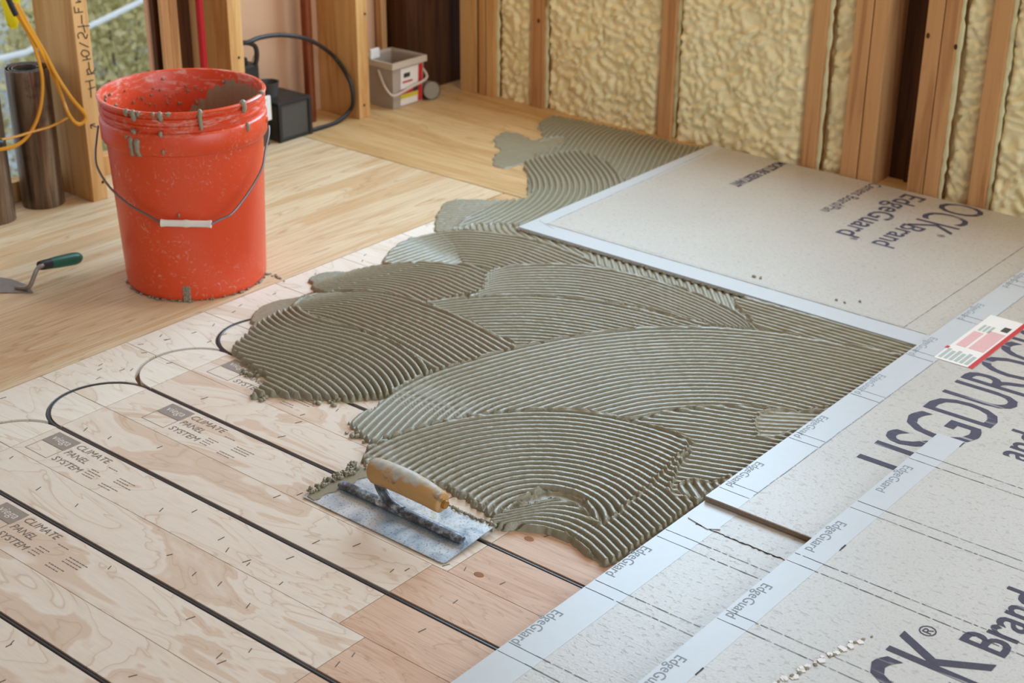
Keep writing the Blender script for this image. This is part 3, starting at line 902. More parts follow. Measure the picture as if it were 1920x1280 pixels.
sweep([(-1.9541, 1.7393), (-1.9864, 1.7898), (-1.9868, 1.8161), (-1.9362, 1.8759), (-1.8605, 1.9134), (-1.7435, 1.9182), (-1.6447, 1.9086), (-1.5362, 1.8825), (-1.5496, 1.7980), (-1.5830, 1.6993), (-1.6092, 1.7146), (-1.7464, 1.7389), (-1.8672, 1.7259)], [(-1.9965, 1.7680), (-1.9693, 1.8243), (-1.9343, 1.8741), (-1.8588, 1.9115), (-1.7402, 1.9146), (-1.6386, 1.9016), (-1.5348, 1.8779)], fade=0.25, amp=0.0104, seed=121, blade=[(-1.5390, 1.8830), (-1.5857, 1.7023)])
sweep([(-1.9176, 1.5590), (-1.9351, 1.5964), (-1.9482, 1.6329), (-1.9580, 1.6671), (-1.9628, 1.7130), (-1.9553, 1.7511), (-1.8859, 1.7438), (-1.8241, 1.7503), (-1.7367, 1.7559), (-1.6590, 1.7414), (-1.5912, 1.7164), (-1.5762, 1.6787), (-1.5802, 1.6186), (-1.5962, 1.5849), (-1.6319, 1.5471), (-1.6906, 1.5075), (-1.7361, 1.4790), (-1.7518, 1.4582), (-1.7701, 1.4885), (-1.7818, 1.5203), (-1.8285, 1.5289), (-1.8815, 1.5444)], [(-1.9853, 1.7644), (-1.9535, 1.7494), (-1.9107, 1.7383), (-1.8543, 1.7399), (-1.7876, 1.7541), (-1.7234, 1.7555), (-1.6605, 1.7430), (-1.6093, 1.7200), (-1.5694, 1.6897), (-1.5296, 1.6488)], amp=0.0112, seed=131, rag=0.003, rag_s=110, blade=[(-1.7669, 1.7332), (-1.7763, 1.5758)])
sweep([(-1.5705, 1.5042), (-1.5750, 1.5533), (-1.5896, 1.6284), (-1.5885, 1.7053), (-1.5691, 1.7787), (-1.5397, 1.8795), (-1.4801, 2.0091), (-1.3855, 2.1225), (-1.2718, 2.2099), (-1.1337, 2.2527), (-1.0028, 2.2864), (-0.9931, 2.1284), (-1.0153, 2.0049), (-1.0809, 1.9494), (-1.1778, 1.8796), (-1.2286, 1.7886), (-1.3134, 1.7600), (-1.3850, 1.6850), (-1.4292, 1.6190), (-1.4631, 1.5437), (-1.4885, 1.4768), (-1.5071, 1.4746)], [(-1.5423, 1.4585), (-1.5750, 1.5533), (-1.5896, 1.6284), (-1.5885, 1.7053), (-1.5705, 1.7803), (-1.5397, 1.8795), (-1.4788, 2.0072), (-1.3829, 2.1187), (-1.2669, 2.2020), (-1.1315, 2.2488), (-0.9898, 2.2724)], amp=0.0080, seed=141)
sweep([(-1.2234, 1.7812), (-1.1788, 1.8811), (-1.0906, 1.9655), (-1.0153, 2.0049), (-0.9921, 2.1266), (-0.9866, 1.8719), (-1.0036, 1.6483), (-1.0641, 1.6527), (-1.1073, 1.7766), (-1.1694, 1.7919)], [(-1.2501, 1.8184), (-1.1579, 1.8650), (-1.0626, 1.9031), (-0.9533, 1.9449)], seed=151)
sweep([(-1.0839, 1.9445), (-1.0246, 2.0043), (-0.9908, 2.0232), (-1.0092, 1.9204), (-1.0413, 1.8682)], [(-1.0749, 1.9233), (-1.0183, 1.9593), (-0.9750, 1.9842)], 0.0025, 0.0055, seed=161, berm=0.004)
sweep([(-1.0552, 1.6562), (-1.0505, 1.6884), (-1.0204, 1.7138), (-1.0030, 1.7449), (-1.0055, 1.6624), (-1.0090, 1.6399)], [(-1.0497, 1.7014), (-0.9938, 1.6585)], 0.006, 0.003, seed=166, berm=0.004)
sweep([(-1.1886, 1.4054), (-1.2035, 1.4300), (-1.1851, 1.4914), (-1.1553, 1.5281), (-1.1114, 1.5209), (-1.0757, 1.5135), (-1.0864, 1.5901), (-1.0996, 1.6905), (-1.1073, 1.7766), (-1.0683, 1.6755), (-1.0387, 1.6402), (-1.0064, 1.6498), (-1.0036, 1.6043), (-1.0097, 1.4412), (-1.0390, 1.4372), (-1.0939, 1.4489), (-1.1426, 1.4387)], [(-1.1855, 1.3971), (-1.1572, 1.4449), (-1.1158, 1.4650), (-1.0648, 1.4592), (-1.0107, 1.4353)], amp=0.0102, seed=171, berm=0.004, blade=[(-1.0648, 1.4592), (-1.0656, 1.6274)])
sweep([(-1.4819, 1.4513), (-1.4837, 1.4719), (-1.4703, 1.5514), (-1.4352, 1.6258), (-1.3885, 1.6892), (-1.3146, 1.7615), (-1.2276, 1.7871), (-1.1527, 1.7969), (-1.1079, 1.7805), (-1.0967, 1.7289), (-1.0774, 1.6174), (-1.0726, 1.5143), (-1.0958, 1.5153), (-1.1270, 1.5365), (-1.1683, 1.5448), (-1.2020, 1.5124), (-1.2035, 1.4300), (-1.3068, 1.4438), (-1.4334, 1.4065)], [(-1.4829, 1.4570), (-1.4679, 1.5488), (-1.4340, 1.6244), (-1.3873, 1.6878), (-1.3123, 1.7585), (-1.2255, 1.7841), (-1.1539, 1.7913)], amp=0.0098, seed=181, berm=0.0035, circ=True)

inU = (GX > -1.908) & (GY > 2.334)
HH[inU] = np.minimum(HH[inU], 0.0042)
HH[GX > -1.0015] = FLR
mb_ = grid_mesh('mortar_bed', np.stack([GX, GY, HH], -1), M['mortar'], None, HH > FLR + 0.0003)
mb_['label'] = 'grey-green bed of wet mortar combed into curved ridges across the floor'
mb_['category'] = 'mortar'
def crumbs(c, n, spread, rmin, rmax, seed, name, parent, zz=0.002, m=None):
    rr = random.Random(seed)
    mb = MB()
    for i in range(n):
        r = rr.uniform(rmin, rmax)
        x, y = c[0] + rr.gauss(0, spread[0]), c[1] + rr.gauss(0, spread[1])
        mb.blob((x, y, zz + r * 0.5), (r * rr.uniform(0.7, 1.5), r * rr.uniform(0.7, 1.5), r * 0.8), rr.randrange(999), 7, 5, 0.3)
    return tag(mb.build(name, m or M['mortar'], parent, True, ang=80), kind='stuff')
for i, (c, n) in enumerate((([(-1.8236, 1.5195)][0], 12), ([(-1.7444, 1.4722)][0], 8), ([(-1.6480, 1.5287)][0], 7), ([(-1.5322, 1.4857)][0], 22), ([(-1.1349, 1.5019)][0], 1))):
    if n > 1: crumbs(c, n, (0.008, 0.008), 0.002, 0.0048, 60 + i, 'mortar_crumb', mb_, 0.0)

# ================================================================== cement boards
BT = 0.0075
def board(label, x0, x1, y0, y1, z0, tape_x=None, tape_w=0.048, end_tape=None):
    t = thing('cement_board', (x0, y0, z0), label, 'cement board', 'cement boards on the floor')
    MB().box((x0, y0, z0), (x1, y1, z0 + BT)).build('panel', M['board'], t, bevel=0.0008)
    if tape_x is not None:
        MB().box((x0 - 0.0003, y0, z0 + 0.0002), (x0 + tape_w, y1, z0 + BT + 0.0003)).build('edge_tape', M['tape'], t)
    return t
def dashes(t, p, q, z, w=0.0011, seed=0, gap=0.25, m='line'):
    rr = random.Random(seed)
    p, q = np.array(p), np.array(q)
    L = np.linalg.norm(q - p)
    d = (q - p) / L; nn = np.array([-d[1], d[0]])
    mb = MB(); s = 0
    wob = 0
    while s < L:
        l = min(rr.uniform(0.004, 0.022), L - s)
        a, b = p + d * s + nn * wob, p + d * (s + l) + nn * wob
        hw = w * rr.uniform(0.6, 1.1) / 2
        mb.add([(*(a - nn * hw), z), (*(b - nn * hw), z), (*(b + nn * hw), z), (*(a + nn * hw), z)], [(0, 1, 2, 3)])
        wob += rr.uniform(-0.0003, 0.0003)
        s += l + (rr.uniform(0.001, 0.004) if rr.random() < gap * 2 else 0)
    return mb.build('marking_line', M[m], t)
def edge_words(t, ys, x, z, w=0.088, h=0.021):
    for y in ys:
        text('EdgeGuard', 'tape_lettering', M['inklite'], t, w, h, (x, y, z), R(-90), 0.0)

# board set in the mortar by the foam wall
ub = board('tan-lit cement board bedded in mortar against the foam wall', -1.906, -1.0005, 2.336, 3.074, 0.0048)
zu = 0.0048 + BT + 0.0002
MB().box((-1.9063, 2.3355, 0.0050), (-1.0, 2.385, zu)).build('edge_tape', M['tape'], ub)
MB().box((-1.9063, 2.385, 0.0060), (-1.872, 3.074, zu)).build('edge_tape', M['tape'], ub)
zu += 0.0002
text('OCK', 'printed_lettering', M['ink'], ub, 0.195, 0.10, (-1.293, 3.068, zu), R(-90), 0.0)
text('Brand', 'printed_lettering', M['ink'], ub, 0.150, 0.052, (-1.300, 2.880, zu), R(-90), 0.01)
text('EdgeGuard', 'printed_lettering', M['ink'], ub, 0.315, 0.072, (-1.402, 3.052, zu), R(-90), 0.012)
text('Cement Board/Pan', 'printed_lettering', M['ink'], ub, 0.235, 0.030, (-1.476, 3.071, zu), R(-90), 0.0)
text('MOISTURE RESISTANT', 'printed_lettering', M['ink'], ub, 0.215, 0.029, (-1.718, 3.066, zu), R(-90), 0.03)
text('®', 'printed_lettering', M['ink'], ub, 0.014, 0.016, (-1.215, 2.868, zu), R(-90))
text('®', 'printed_lettering', M['ink'], ub, 0.012, 0.016, (-1.345, 2.735, zu), R(-90))
dashes(ub, (-1.872, 2.388), (-1.01, 2.388), zu, 0.0014, 1, 0.1)
dashes(ub, (-1.80, 2.397), (-1.05, 2.395), zu, 0.0007, 2, 0.6, 'inklite')
dashes(ub, (-1.895, 2.392), (-1.84, 2.372), zu, 0.0011, 3, 0.2)
dashes(ub, (-1.872, 2.42), (-1.88, 3.0), zu, 0.0011, 4, 0.5)
dashes(ub, (-1.055, 2.39), (-1.05, 3.0), zu, 0.0011, 5, 0.6)
crumbs((-1.25, 2.42), 5, (0.12, 0.012), 0.002, 0.004, 8, 'mortar_speck', ub, zu)
sm = MB()
for i in range(44):     # mortar squeezed along the lower edge
    rr = random.Random(i * 7 + 1)
    x = -1.90 + i * 0.0205 + rr.uniform(-0.006, 0.006)
    r = rr.uniform(0.002, 0.0042)
    sm.blob((x, 2.334, 0.006), (r * 1.4, r * 0.9, r), i, 7, 5, 0.3)
sm.build('squeezed_mortar', M['mortar'], ub, True, ang=80)['kind'] = 'stuff'

# bottom board of the stack
lb = board('bluish-grey cement board lying lowest, its taped edge beside the reddish panels', -1.0, -0.088, 0.72, 2.244, 0.0, True, 0.056)
zb = BT + 0.0005
edge_words(lb, (1.303, 1.500, 1.105), -1.004, zb)
def ticks(t, y0, z, x0, x1, seed, far=None):
    for j, dy in enumerate((0.0, 0.022)):
        dashes(t, (x0, y0 + dy), (x1, y0 + dy), z, 0.0012, seed + j, 0.05)
        if far is not None: dashes(t, (x1, y0 + dy), (far, y0 + dy), z, 0.0011, seed + j + 9, 0.35)
ticks(lb, 1.369, zb, -0.999, -0.944, 11, -0.80)
ticks(lb, 1.533, zb, -0.999, -0.944, 13, -0.80)
ticks(lb, 1.190, zb, -0.999, -0.944, 15, -0.80)
gr = MB(); rr = random.Random(5)
pts = [(-0.975 + i * 0.0045, 1.594 + rr.uniform(-0.0012, 0.0012), zb) for i in range(35)]
gr.tube(pts, [rr.uniform(0.0004, 0.0013) for _ in pts], 6)
gr.build('score_line', M['lab_k'], lb)
tr = MB()
tr.prism([(-0.992, 1.60), (-0.955, 1.592), (-0.94, 1.603), (-0.95, 1.617), (-0.985, 1.622)], zb, zb + 0.0012)
tr.build('torn_tape', M['tape'], lb)

# board with the big letters
ob = board('cement board with large USG DURO lettering and a red and white sticker', -0.9995, -0.086, 1.656, 3.06, BT + 0.0007, True, 0.054)
zo = 2 * BT + 0.0012
MB().box((-0.9998, 1.6545, BT + 0.0012), (-0.086, 1.6562, 2 * BT + 0.0004)).build('cut_edge', M['core'], ob)
text('USG', 'printed_lettering', M['ink'], ob, 0.205, 0.118, (-0.772, 1.900, zo), R(90), 0.005)
text('DUROCK', 'printed_lettering', M['ink'], ob, 0.40, 0.118, (-0.770, 2.118, zo), R(90), 0.005)
text('Brand', 'printed_lettering', M['ink'], ob, 0.155, 0.062, (-0.682, 1.985, zo), R(90), 0.01)
edge_words(ob, (1.790, 1.985, 2.180, 2.375, 2.57, 2.765), -1.0, zo, 0.088, 0.018)
for i, y in enumerate((1.69, 1.888, 2.085, 2.283, 2.48, 2.70)):
    ticks(ob, y, zo, -0.998, -0.947, 30 + i * 3)
dashes(ob, (-0.9465, 1.70), (-0.9465, 3.05), zo, 0.0014, 77, 0.4, 'inklite')
# sticker
sk = MB().box((-0.955, 2.300, zo), (-0.884, 2.535, zo + 0.0004)).build('sticker', M['lab_w'], ob, org=(-0.92, 2.42, zo))
zs = zo + 0.0005
def stick(nm, x0, y0, x1, y1, m):
    o = MB().box((x0, y0, zs), (x1, y1, zs + 0.0002)).build(nm, m, None, org=(-0.92, 2.42, zo))
    o.parent = sk; o.location = (0, 0, 0)
stick('red_band', -0.893, 2.300, -0.884, 2.535, M['lab_r'])
stick('pink_block', -0.948, 2.372, -0.930, 2.448, M['lab_p'])
stick('pink_block', -0.925, 2.372, -0.897, 2.465, M['lab_p'])
stick('red_dot', -0.958, 2.350, -0.952, 2.360, M['lab_r'])
for i in range(6): stick('text_block', -0.951 + i * 0.0095, 2.308, -0.9445 + i * 0.0095, 2.352 - (i % 2) * 0.006, M['lab_g'])
for i in range(3): stick('text_block', -0.945 + i * 0.008, 2.455, -0.940 + i * 0.008, 2.485, M['lab_g'])
stick('text_block', -0.912, 2.476, -0.899, 2.498, M['lab_k'])

# topmost board, leaning slightly on the one below
tb = board('topmost cement board with CK Brand lettering and dashed score lines, bottom right', -0.82, 0.094, 0.51, 2.032, 2 * BT, True, 0.044)
zt_ = 3 * BT + 0.0005
edge_words(tb, (1.908, 1.706, 1.508, 1.309, 1.11), -0.8195, zt_, 0.092, 0.020)
text('DUROCK', 'printed_lettering', M['ink'], tb, 0.395, 0.120, (-0.507, 1.142, zt_), R(90), 0.008)
text('Brand', 'printed_lettering', M['ink'], tb, 0.150, 0.060, (-0.506, 1.556, zt_), R(90), 0.012)
text('®', 'printed_lettering', M['ink'], tb, 0.022, 0.022, (-0.592, 1.537, zt_), R(90), 0.0)
for i, (y, far) in enumerate(((1.932, -0.45), (1.750, -0.45), (1.575, -0.42), (1.404, -0.5), (1.205, -0.5))):
    ticks(tb, y, zt_, -0.819, -0.777, 50 + i * 4, far)
for i, y in enumerate((2.012, 1.640, 1.29)):
    dashes(tb, (-0.776, y), (-0.776, y + 0.018), zt_, 0.0022, 90 + i, 0.0)
chp = MB(); rr = random.Random(9)
for i in range(26):      # chipped paper along a diagonal scratch
    f = i / 25
    x = -0.705 + f * 0.045 + rr.uniform(-0.004, 0.004); y = 1.285 + f * 0.19 + rr.uniform(-0.006, 0.006)
    r = rr.uniform(0.002, 0.006)
    chp.prism([(x + r * math.cos(a + rr.uniform(-.3, .3)), y + r * math.sin(a)) for a in (0, 1.3, 2.5, 3.7, 5.0)], zt_ - 0.0002, zt_ + rr.uniform(0.0004, 0.0014))
chp.build('chipped_skin', M['lab_w'], tb)['kind'] = 'stuff'
chp = MB()
for i in range(18):
    f = i / 17
    x = -0.703 + f * 0.05 + rr.uniform(-0.003, 0.003); y = 1.30 + f * 0.19 + rr.uniform(-0.006, 0.006)
    r = rr.uniform(0.0012, 0.0032)
    chp.blob((x, y, zt_), (r, r * 1.6, r * 0.5), i, 6, 4, 0.3)
chp.build('crumb', M['cup'], tb, True, ang=80)['kind'] = 'stuff'
tb.location = (-0.82, 0.51, BT + 0.0008)
tb.rotation_euler = (math.atan2(BT, 1.146), 0, 0)

# ================================================================== orange bucket
BC = (-2.234, 1.75)
fr_ = Vector((0.635, -0.772, 0)); rt_ = Vector((0.772, 0.635, 0))
bk = thing('bucket', (BC[0], BC[1], 0), 'orange plastic bucket smeared with mortar, wire handle hanging in front', 'bucket')
prof = [(0, 0.004), (0.122, 0.004), (0.127, 0.0), (0.1325, 0.004), (0.1335, 0.012), (0.1445, 0.286), (0.1505, 0.288), (0.1525, 0.292), (0.1535, 0.326), (0.1515, 0.329), (0.1465, 0.3305), (0.1468, 0.338), (0.1515, 0.3395), (0.1520, 0.3425), (0.1475, 0.344), (0.1478, 0.3515), (0.1520, 0.353), (0.1525, 0.3560), (0.1485, 0.3575), (0.1490, 0.363), (0.1535, 0.3645), (0.1545, 0.3675), (0.1525, 0.370), (0.1475, 0.3695), (0.1460, 0.366), (0.1430, 0.29), (0.1315, 0.02), (0.128, 0.012), (0, 0.012)]
def bpart(mb, nm, m, smooth=True, ang=60):
    o = mb.build(nm, m, None, smooth, ang=ang)
    o.parent = bk
    return o
bpart(MB().lathe(prof, 96), 'body', M['bucket'], True, 50)
# handle ears and wire bail (points are relative to the bucket)
bail = [(p[0] - BC[0], p[1] - BC[1], p[2]) for p in [(-2.3485, 1.6400, 0.3030), (-2.3355, 1.6241, 0.2826), (-2.3206, 1.6078, 0.2609), (-2.3031, 1.5971, 0.2417), (-2.2664, 1.5923, 0.2150), (-2.2221, 1.5972, 0.1910), (-2.1848, 1.6084, 0.1761), (-2.1559, 1.6167, 0.1643)]]
bail2 = [(p[0] - BC[0], p[1] - BC[1], p[2]) for p in [(-2.0849, 1.6737, 0.1632), (-2.0761, 1.6908, 0.1708), (-2.0666, 1.7086, 0.1784), (-2.0646, 1.7381, 0.1996), (-2.0666, 1.7704, 0.2255), (-2.0721, 1.7941, 0.2470), (-2.0848, 1.8141, 0.2702), (-2.0957, 1.8337, 0.2920), (-2.1046, 1.8428, 0.3046)]]
w1 = bpart(MB().tube(crom(bail, 4), 0.0022, 8), 'handle_wire', M['wire'])
bpart(MB().tube(crom(bail2, 4), 0.0022, 8), 'handle_wire', M['wire'])
ga, gb = Vector(bail[-1]), Vector(bail2[0])
gp = []
for i in range(13):
    t = i / 12
    gp.append(ga.lerp(gb, t))
grr = [0.0062 + (0.0012 if i in (0, 6, 12) else 0) for i in range(13)]
bpart(MB().tube(gp, grr, 14), 'handle_grip', M['white_pl'], ang=70)
for s in (-1, 1):
    p = rt_ * (0.151 * s)
    bpart(MB().blob((p.x, p.y, 0.315), (0.006, 0.006, 0.009), 3 + s, 10, 7, 0.05), 'handle_ear', M['bucket'])
# wet mortar plastered on the inside wall
nth, nz = 90, 26
g = np.zeros((nz, nth, 3)); rs = np.random.RandomState(4)
for i in range(nth):
    a = R(-25 + 182 * i / (nth - 1))
    deg = math.degrees(a)
    top = float(np.interp(deg, [-25, 104, 110, 122, 126, 136, 146, 152], [0.362, 0.360, 0.350, 0.334, 0.312, 0.300, 0.268, 0.24]))
    top += 0.007 * math.sin(deg * 0.9) * (deg > 60) + rs.uniform(-0.004, 0.004)
    top = min(top, 0.362)
    for j in range(nz):
        f = j / (nz - 1)
        z = 0.05 + (top - 0.05) * f
        r = 0.1315 + (z - 0.02) / 0.27 * 0.0115
        th = 0.0055 * (1 - f ** 10) + 0.0015 * math.sin(deg * 2.1 + 3 * f) * (1 - f ** 6) + (0.0018 * rs.rand()) * (1 - f ** 6)
        if i in (0, nth - 1): th = -0.001
        r = min(r, 0.1458) - th + 0.0008
        g[j, i] = (BC[0] + r * math.cos(a), BC[1] + r * math.sin(a), z)
grid_mesh('mortar_lining', g, M['mortar'], bk)
ml = MB()
ml.lathe([(0, 0.13), (0.05, 0.136), (0.1, 0.128), (0.128, 0.134), (0.1355, 0.15)], 48)
bpart(ml, 'mortar_fill', M['mortar'])
spk = MB(); rr = random.Random(21)
for i in range(70):
    deg = rr.uniform(105, 235); z = 0.362 - abs(rr.gauss(0.05, 0.03))
    if z > 0.355: continue
    r = 0.1425 - (0.29 - min(z, 0.29)) * 0.04 + 0.001
    q = rr.uniform(0.0012, 0.0035)
    spk.blob((r * math.cos(R(deg)), r * math.sin(R(deg)), z), (q, q, q * rr.uniform(0.6, 1.4)), i, 6, 5, 0.3)
bpart(spk, 'splatter', M['mortar'])['kind'] = 'stuff'
def drip(u, z0, z1, r, seed, rad=0.1545, nm='mortar_drip'):
    an = math.asin(max(-0.99, min(0.99, u / rad)))
    rr = random.Random(seed)
    n = max(5, int((z0 - z1) / 0.003)); pts = []; rads = []
    for i in range(n + 1):
        f = i / n
        z = z0 + r * 0.7 + (z1 - z0 - r * 0.9) * f
        ro_ = rad if z > 0.326 else 0.1545
        if z < 0.288: ro_ = 0.1448
        p = rt_ * (ro_ * math.sin(an) + rr.uniform(-1, 1) * r * 0.18) + fr_ * (ro_ * math.cos(an) - r * 0.35)
        pts.append((p.x, p.y, z))
        rads.append(r * (0.35 if i in (0, n) else (1.1 - 0.5 * f)) * rr.uniform(0.85, 1.15))
    mb = MB().tube(pts, rads, 10)
    return bpart(mb, nm, M['mortar'], ang=80)
drip(-0.072, 0.368, 0.360, 0.0058, 1); drip(-0.058, 0.367, 0.352, 0.0066, 2); drip(-0.048, 0.368, 0.362, 0.0045, 3)
drip(-0.008, 0.368, 0.355, 0.0062, 4); drip(0.006, 0.368, 0.364, 0.0050, 5); drip(-0.02, 0.368, 0.364, 0.0042, 6)
drip(0.060, 0.371, 0.335, 0.0046, 7)
drip(0.128, 0.371, 0.352, 0.0062, 8)
drip(-0.060, 0.334, 0.328, 0.0050, 9); drip(-0.068, 0.318, 0.286, 0.0052, 10); drip(-0.056, 0.316, 0.284, 0.0060, 11); drip(-0.076, 0.322, 0.318, 0.0035, 31)
drip(-0.010, 0.334, 0.326, 0.0040, 12); drip(-0.008, 0.300, 0.294, 0.0034, 13)
drip(0.132, 0.328, 0.316, 0.0046, 14)
drip(0.150, 0.371, 0.366, 0.0056, 15, 0.1515)
drip(0.008, 0.178, 0.172, 0.0022, 16)
pm = MB()
for i in range(9):
    a = math.asin(-0.0015 / 0.134 + 0) + (i - 4) * 0.011 + 0.06
    for j in range(6):
        z = 0.004 + j * 0.005
        p = rt_ * (0.1338 * math.sin(a)) + fr_ * (0.1338 * math.cos(a))
        rr = random.Random(i * 9 + j)
        if rr.random() < 0.85: pm.blob((p.x, p.y, z), (0.0016, 0.0016, 0.004), i * 7 + j, 6, 5, 0.3)
bpart(pm, 'dried_mortar_patch', M['cup'], ang=80)['kind'] = 'stuff'
rg = MB(); rr = random.Random(2)
for i in range(60):
    a = rr.uniform(-1.5, 1.6); rad = 0.130 + rr.uniform(-0.001, 0.004)
    p = rt_ * (rad * math.sin(a)) + fr_ * (rad * math.cos(a))
    q = rr.uniform(0.001, 0.003)
    rg.blob((p.x, p.y, 0.002), (q * 1.6, q * 1.6, 0.0022), i, 6, 4, 0.3)
bpart(rg, 'mortar_ring', M['cup'], ang=80)['kind'] = 'stuff'

smr = crumbs([(-2.1139, 1.8417)][0], 16, (0.02, 0.003), 0.0015, 0.003, 3, 'mortar_smear', None, 0.0)
smr['label'] = 'thin smear of mortar on the plywood right of the bucket base'; smr['category'] = 'mortar smear'

# ================================================================== notched trowel
TL = Vector((-1.457, 1.297, 0.0012))
nt = thing('notched_trowel', TL, 'steel notched trowel with worn wooden handle lying at the edge of the mortar', 'trowel')
LX, LY = 0.273, 0.1085
pl_ = [(0, 0), (LX - 0.006, 0), (LX - 0.0015, 0.0015), (LX, 0.006), (LX, LY)]
x = LX
while x > 0.012:       # notched far edge
    pl_ += [(x - 0.0063, LY), (x - 0.0063, LY - 0.006), (x - 0.0126, LY - 0.006), (x - 0.0126, LY)]
    x -= 0.0126
pl_ += [(0.0, LY)]
y = LY
while y > 0.014:       # notched left end
    pl_ += [(0, y - 0.0055), (0.006, y - 0.0055), (0.006, y - 0.011), (0, y - 0.011)]
    y -= 0.011
def tpart(mb, nm, m, smooth=False, ang=40, loc=(0, 0, 0)):
    o = mb.build(nm, m, None, smooth, ang=ang)
    o.parent = nt; o.location = loc
    return o
tpart(MB().prism(pl_, 0, 0.0013), 'blade', M['steel'])
sp_ = MB()
sp_.tube([(0.026, 0.051, 0.0055), (0.032, 0.051, 0.0065), (0.05, 0.051, 0.007), (0.245, 0.051, 0.007), (0.258, 0.051, 0.0065), (0.263, 0.051, 0.0055)], [0.006, 0.0075, 0.008, 0.008, 0.0078, 0.0065], 12, 0.72)
tpart(sp_, 'spine', M['spine'], True, 60)
tpart(MB().tube(crom([(0.150, 0.051, 0.008), (0.132, 0.051, 0.012), (0.117, 0.051, 0.022), (0.108, 0.051, 0.036), (0.106, 0.051, 0.052)], 4), [0.0075] * 4 + [0.007] * 13, 12), 'tang', M['spine'], True, 60)
hp = crom([(0.098, 0, 0.0), (0.105, 0, 0.001), (0.13, 0, 0.003), (0.165, 0, 0.0035), (0.2, 0, 0.001), (0.225, 0, -0.003), (0.232, 0, -0.004)], 4)
hr = [0.0115 + 0.006 * min(1, i / 4) - 0.0045 * max(0, (i - 13) / 11) for i in range(len(hp))]
hr[0] = 0.009; hr[-1] = 0.009; hr[-2] = 0.0115
hd = tpart(MB().tube([(p[0] - 0.165, p[1], p[2]) for p in hp], hr, 20, 1.12), 'handle', M['handle'], True, 60, (0.165, 0.051, 0.058))
nut = MB().tube([(0.229 - 0.165, 0, -0.004), (0.2375 - 0.165, 0, -0.0045)], 0.0062, 8)
o = nut.build('end_nut', M['brass'], None); o.parent = hd
cap = MB().tube([(0.220 - 0.165, 0, -0.0035), (0.2275 - 0.165, 0, -0.004)], 0.0126, 16, 1.1)
o = cap.build('ferrule', M['brass'], None, True); o.parent = hd
rsd = MB(); rr = random.Random(12)
for i in range(34):
    y = LY * (0.12 + 0.88 * i / 33)
    for k in range(2):
        q = rr.uniform(0.0018, 0.0045)
        rsd.blob((rr.uniform(-0.004, 0.008 + 0.02 * (i / 33) ** 2), y, 0.002 + rr.uniform(0, 0.003)), (q, q, q), i * 3 + k, 7, 5, 0.3)
for i in range(26):
    q = rr.uniform(0.0018, 0.004)
    rsd.blob((LX * (0.30 + 0.7 * i / 25), LY + rr.uniform(-0.004, 0.001), 0.002), (q * 1.4, q, q * 0.8), i + 300, 7, 5, 0.3)
tpart(rsd, 'mortar_residue', M['mortar'], True, 80)['kind'] = 'stuff'
wd = []
for i in range(13): wd.append((0.006 + 0.030 * (i / 12) ** 0.7 + 0.002 * math.sin(i * 1.7), 0.004 + LY * 0.9 * i / 12))
sm2 = MB().prism([(0.004, 0.004)] + [(0.02 + 0.022 * (i / 12) + 0.003 * math.sin(i * 1.9), 0.002 + 0.103 * i / 12) for i in range(13)] + [(0.006, 0.105)], 0.0013, 0.0024)
tpart(sm2, 'mortar_film', M['mortar'])
nt.rotation_euler = (0.078, 0, 0)

# ================================================================== pointing trowel with green handle
ht = thing('pointing_trowel', [(-2.4140, 1.4925, 0.0000)][0], 'pointing trowel with green handle lying on the plywood left of the bucket', 'trowel')
MB().prism([(-2.3986, 1.4892), (-2.4231, 1.4990), (-2.4427, 1.5030), (-2.4857, 1.5013), (-2.5389, 1.4809), (-2.5673, 1.4005), (-2.4987, 1.4143), (-2.4537, 1.4424)], 0.0005, 0.0022).build('blade', M['oldsteel'], ht)
sh = [[(-2.4389, 1.4794, 0.0040)][0], [(-2.4216, 1.4844, 0.0060)][0], [(-2.4044, 1.4879, 0.0140)][0], [(-2.4004, 1.4957, 0.0300)][0], [(-2.3986, 1.5049, 0.0450)][0], [(-2.4025, 1.5198, 0.0470)][0]]
MB().tube(crom(sh, 4), 0.0045, 8).build('shank', M['oldsteel'], ht, True)
ha, hb = Vector([(-2.4070, 1.5156, 0.0460)][0]), Vector([(-2.4181, 1.6161, 0.0300)][0])
hpts = [ha.lerp(hb, i / 16) for i in range(17)]
hrad = [0.0085, 0.0095, 0.0098, 0.0098, 0.0102, 0.0108, 0.0112, 0.0115, 0.0117, 0.0119, 0.012, 0.0122, 0.0124, 0.0124, 0.012, 0.0105, 0.006]
MB().tube(hpts[4:], hrad[4:], 16).build('handle', M['green'], ht, True, ang=60)
MB().tube(hpts[:5], hrad[:5], 16).build('collar', M['blackpl'], ht, True, ang=60)
lm = MB(); rr = random.Random(6)
for i in range(7):
    p = ha.lerp(hb, 0.42 + 0.055 * i) + fr_ * 0.0112 + Vector((0, 0, -0.002))
    lm.blob(p, (0.0017, 0.0017, 0.0022 + 0.001 * (i % 2)), i, 6, 5, 0.4)
lm.build('handle_print', M['tublid'], ht, True)

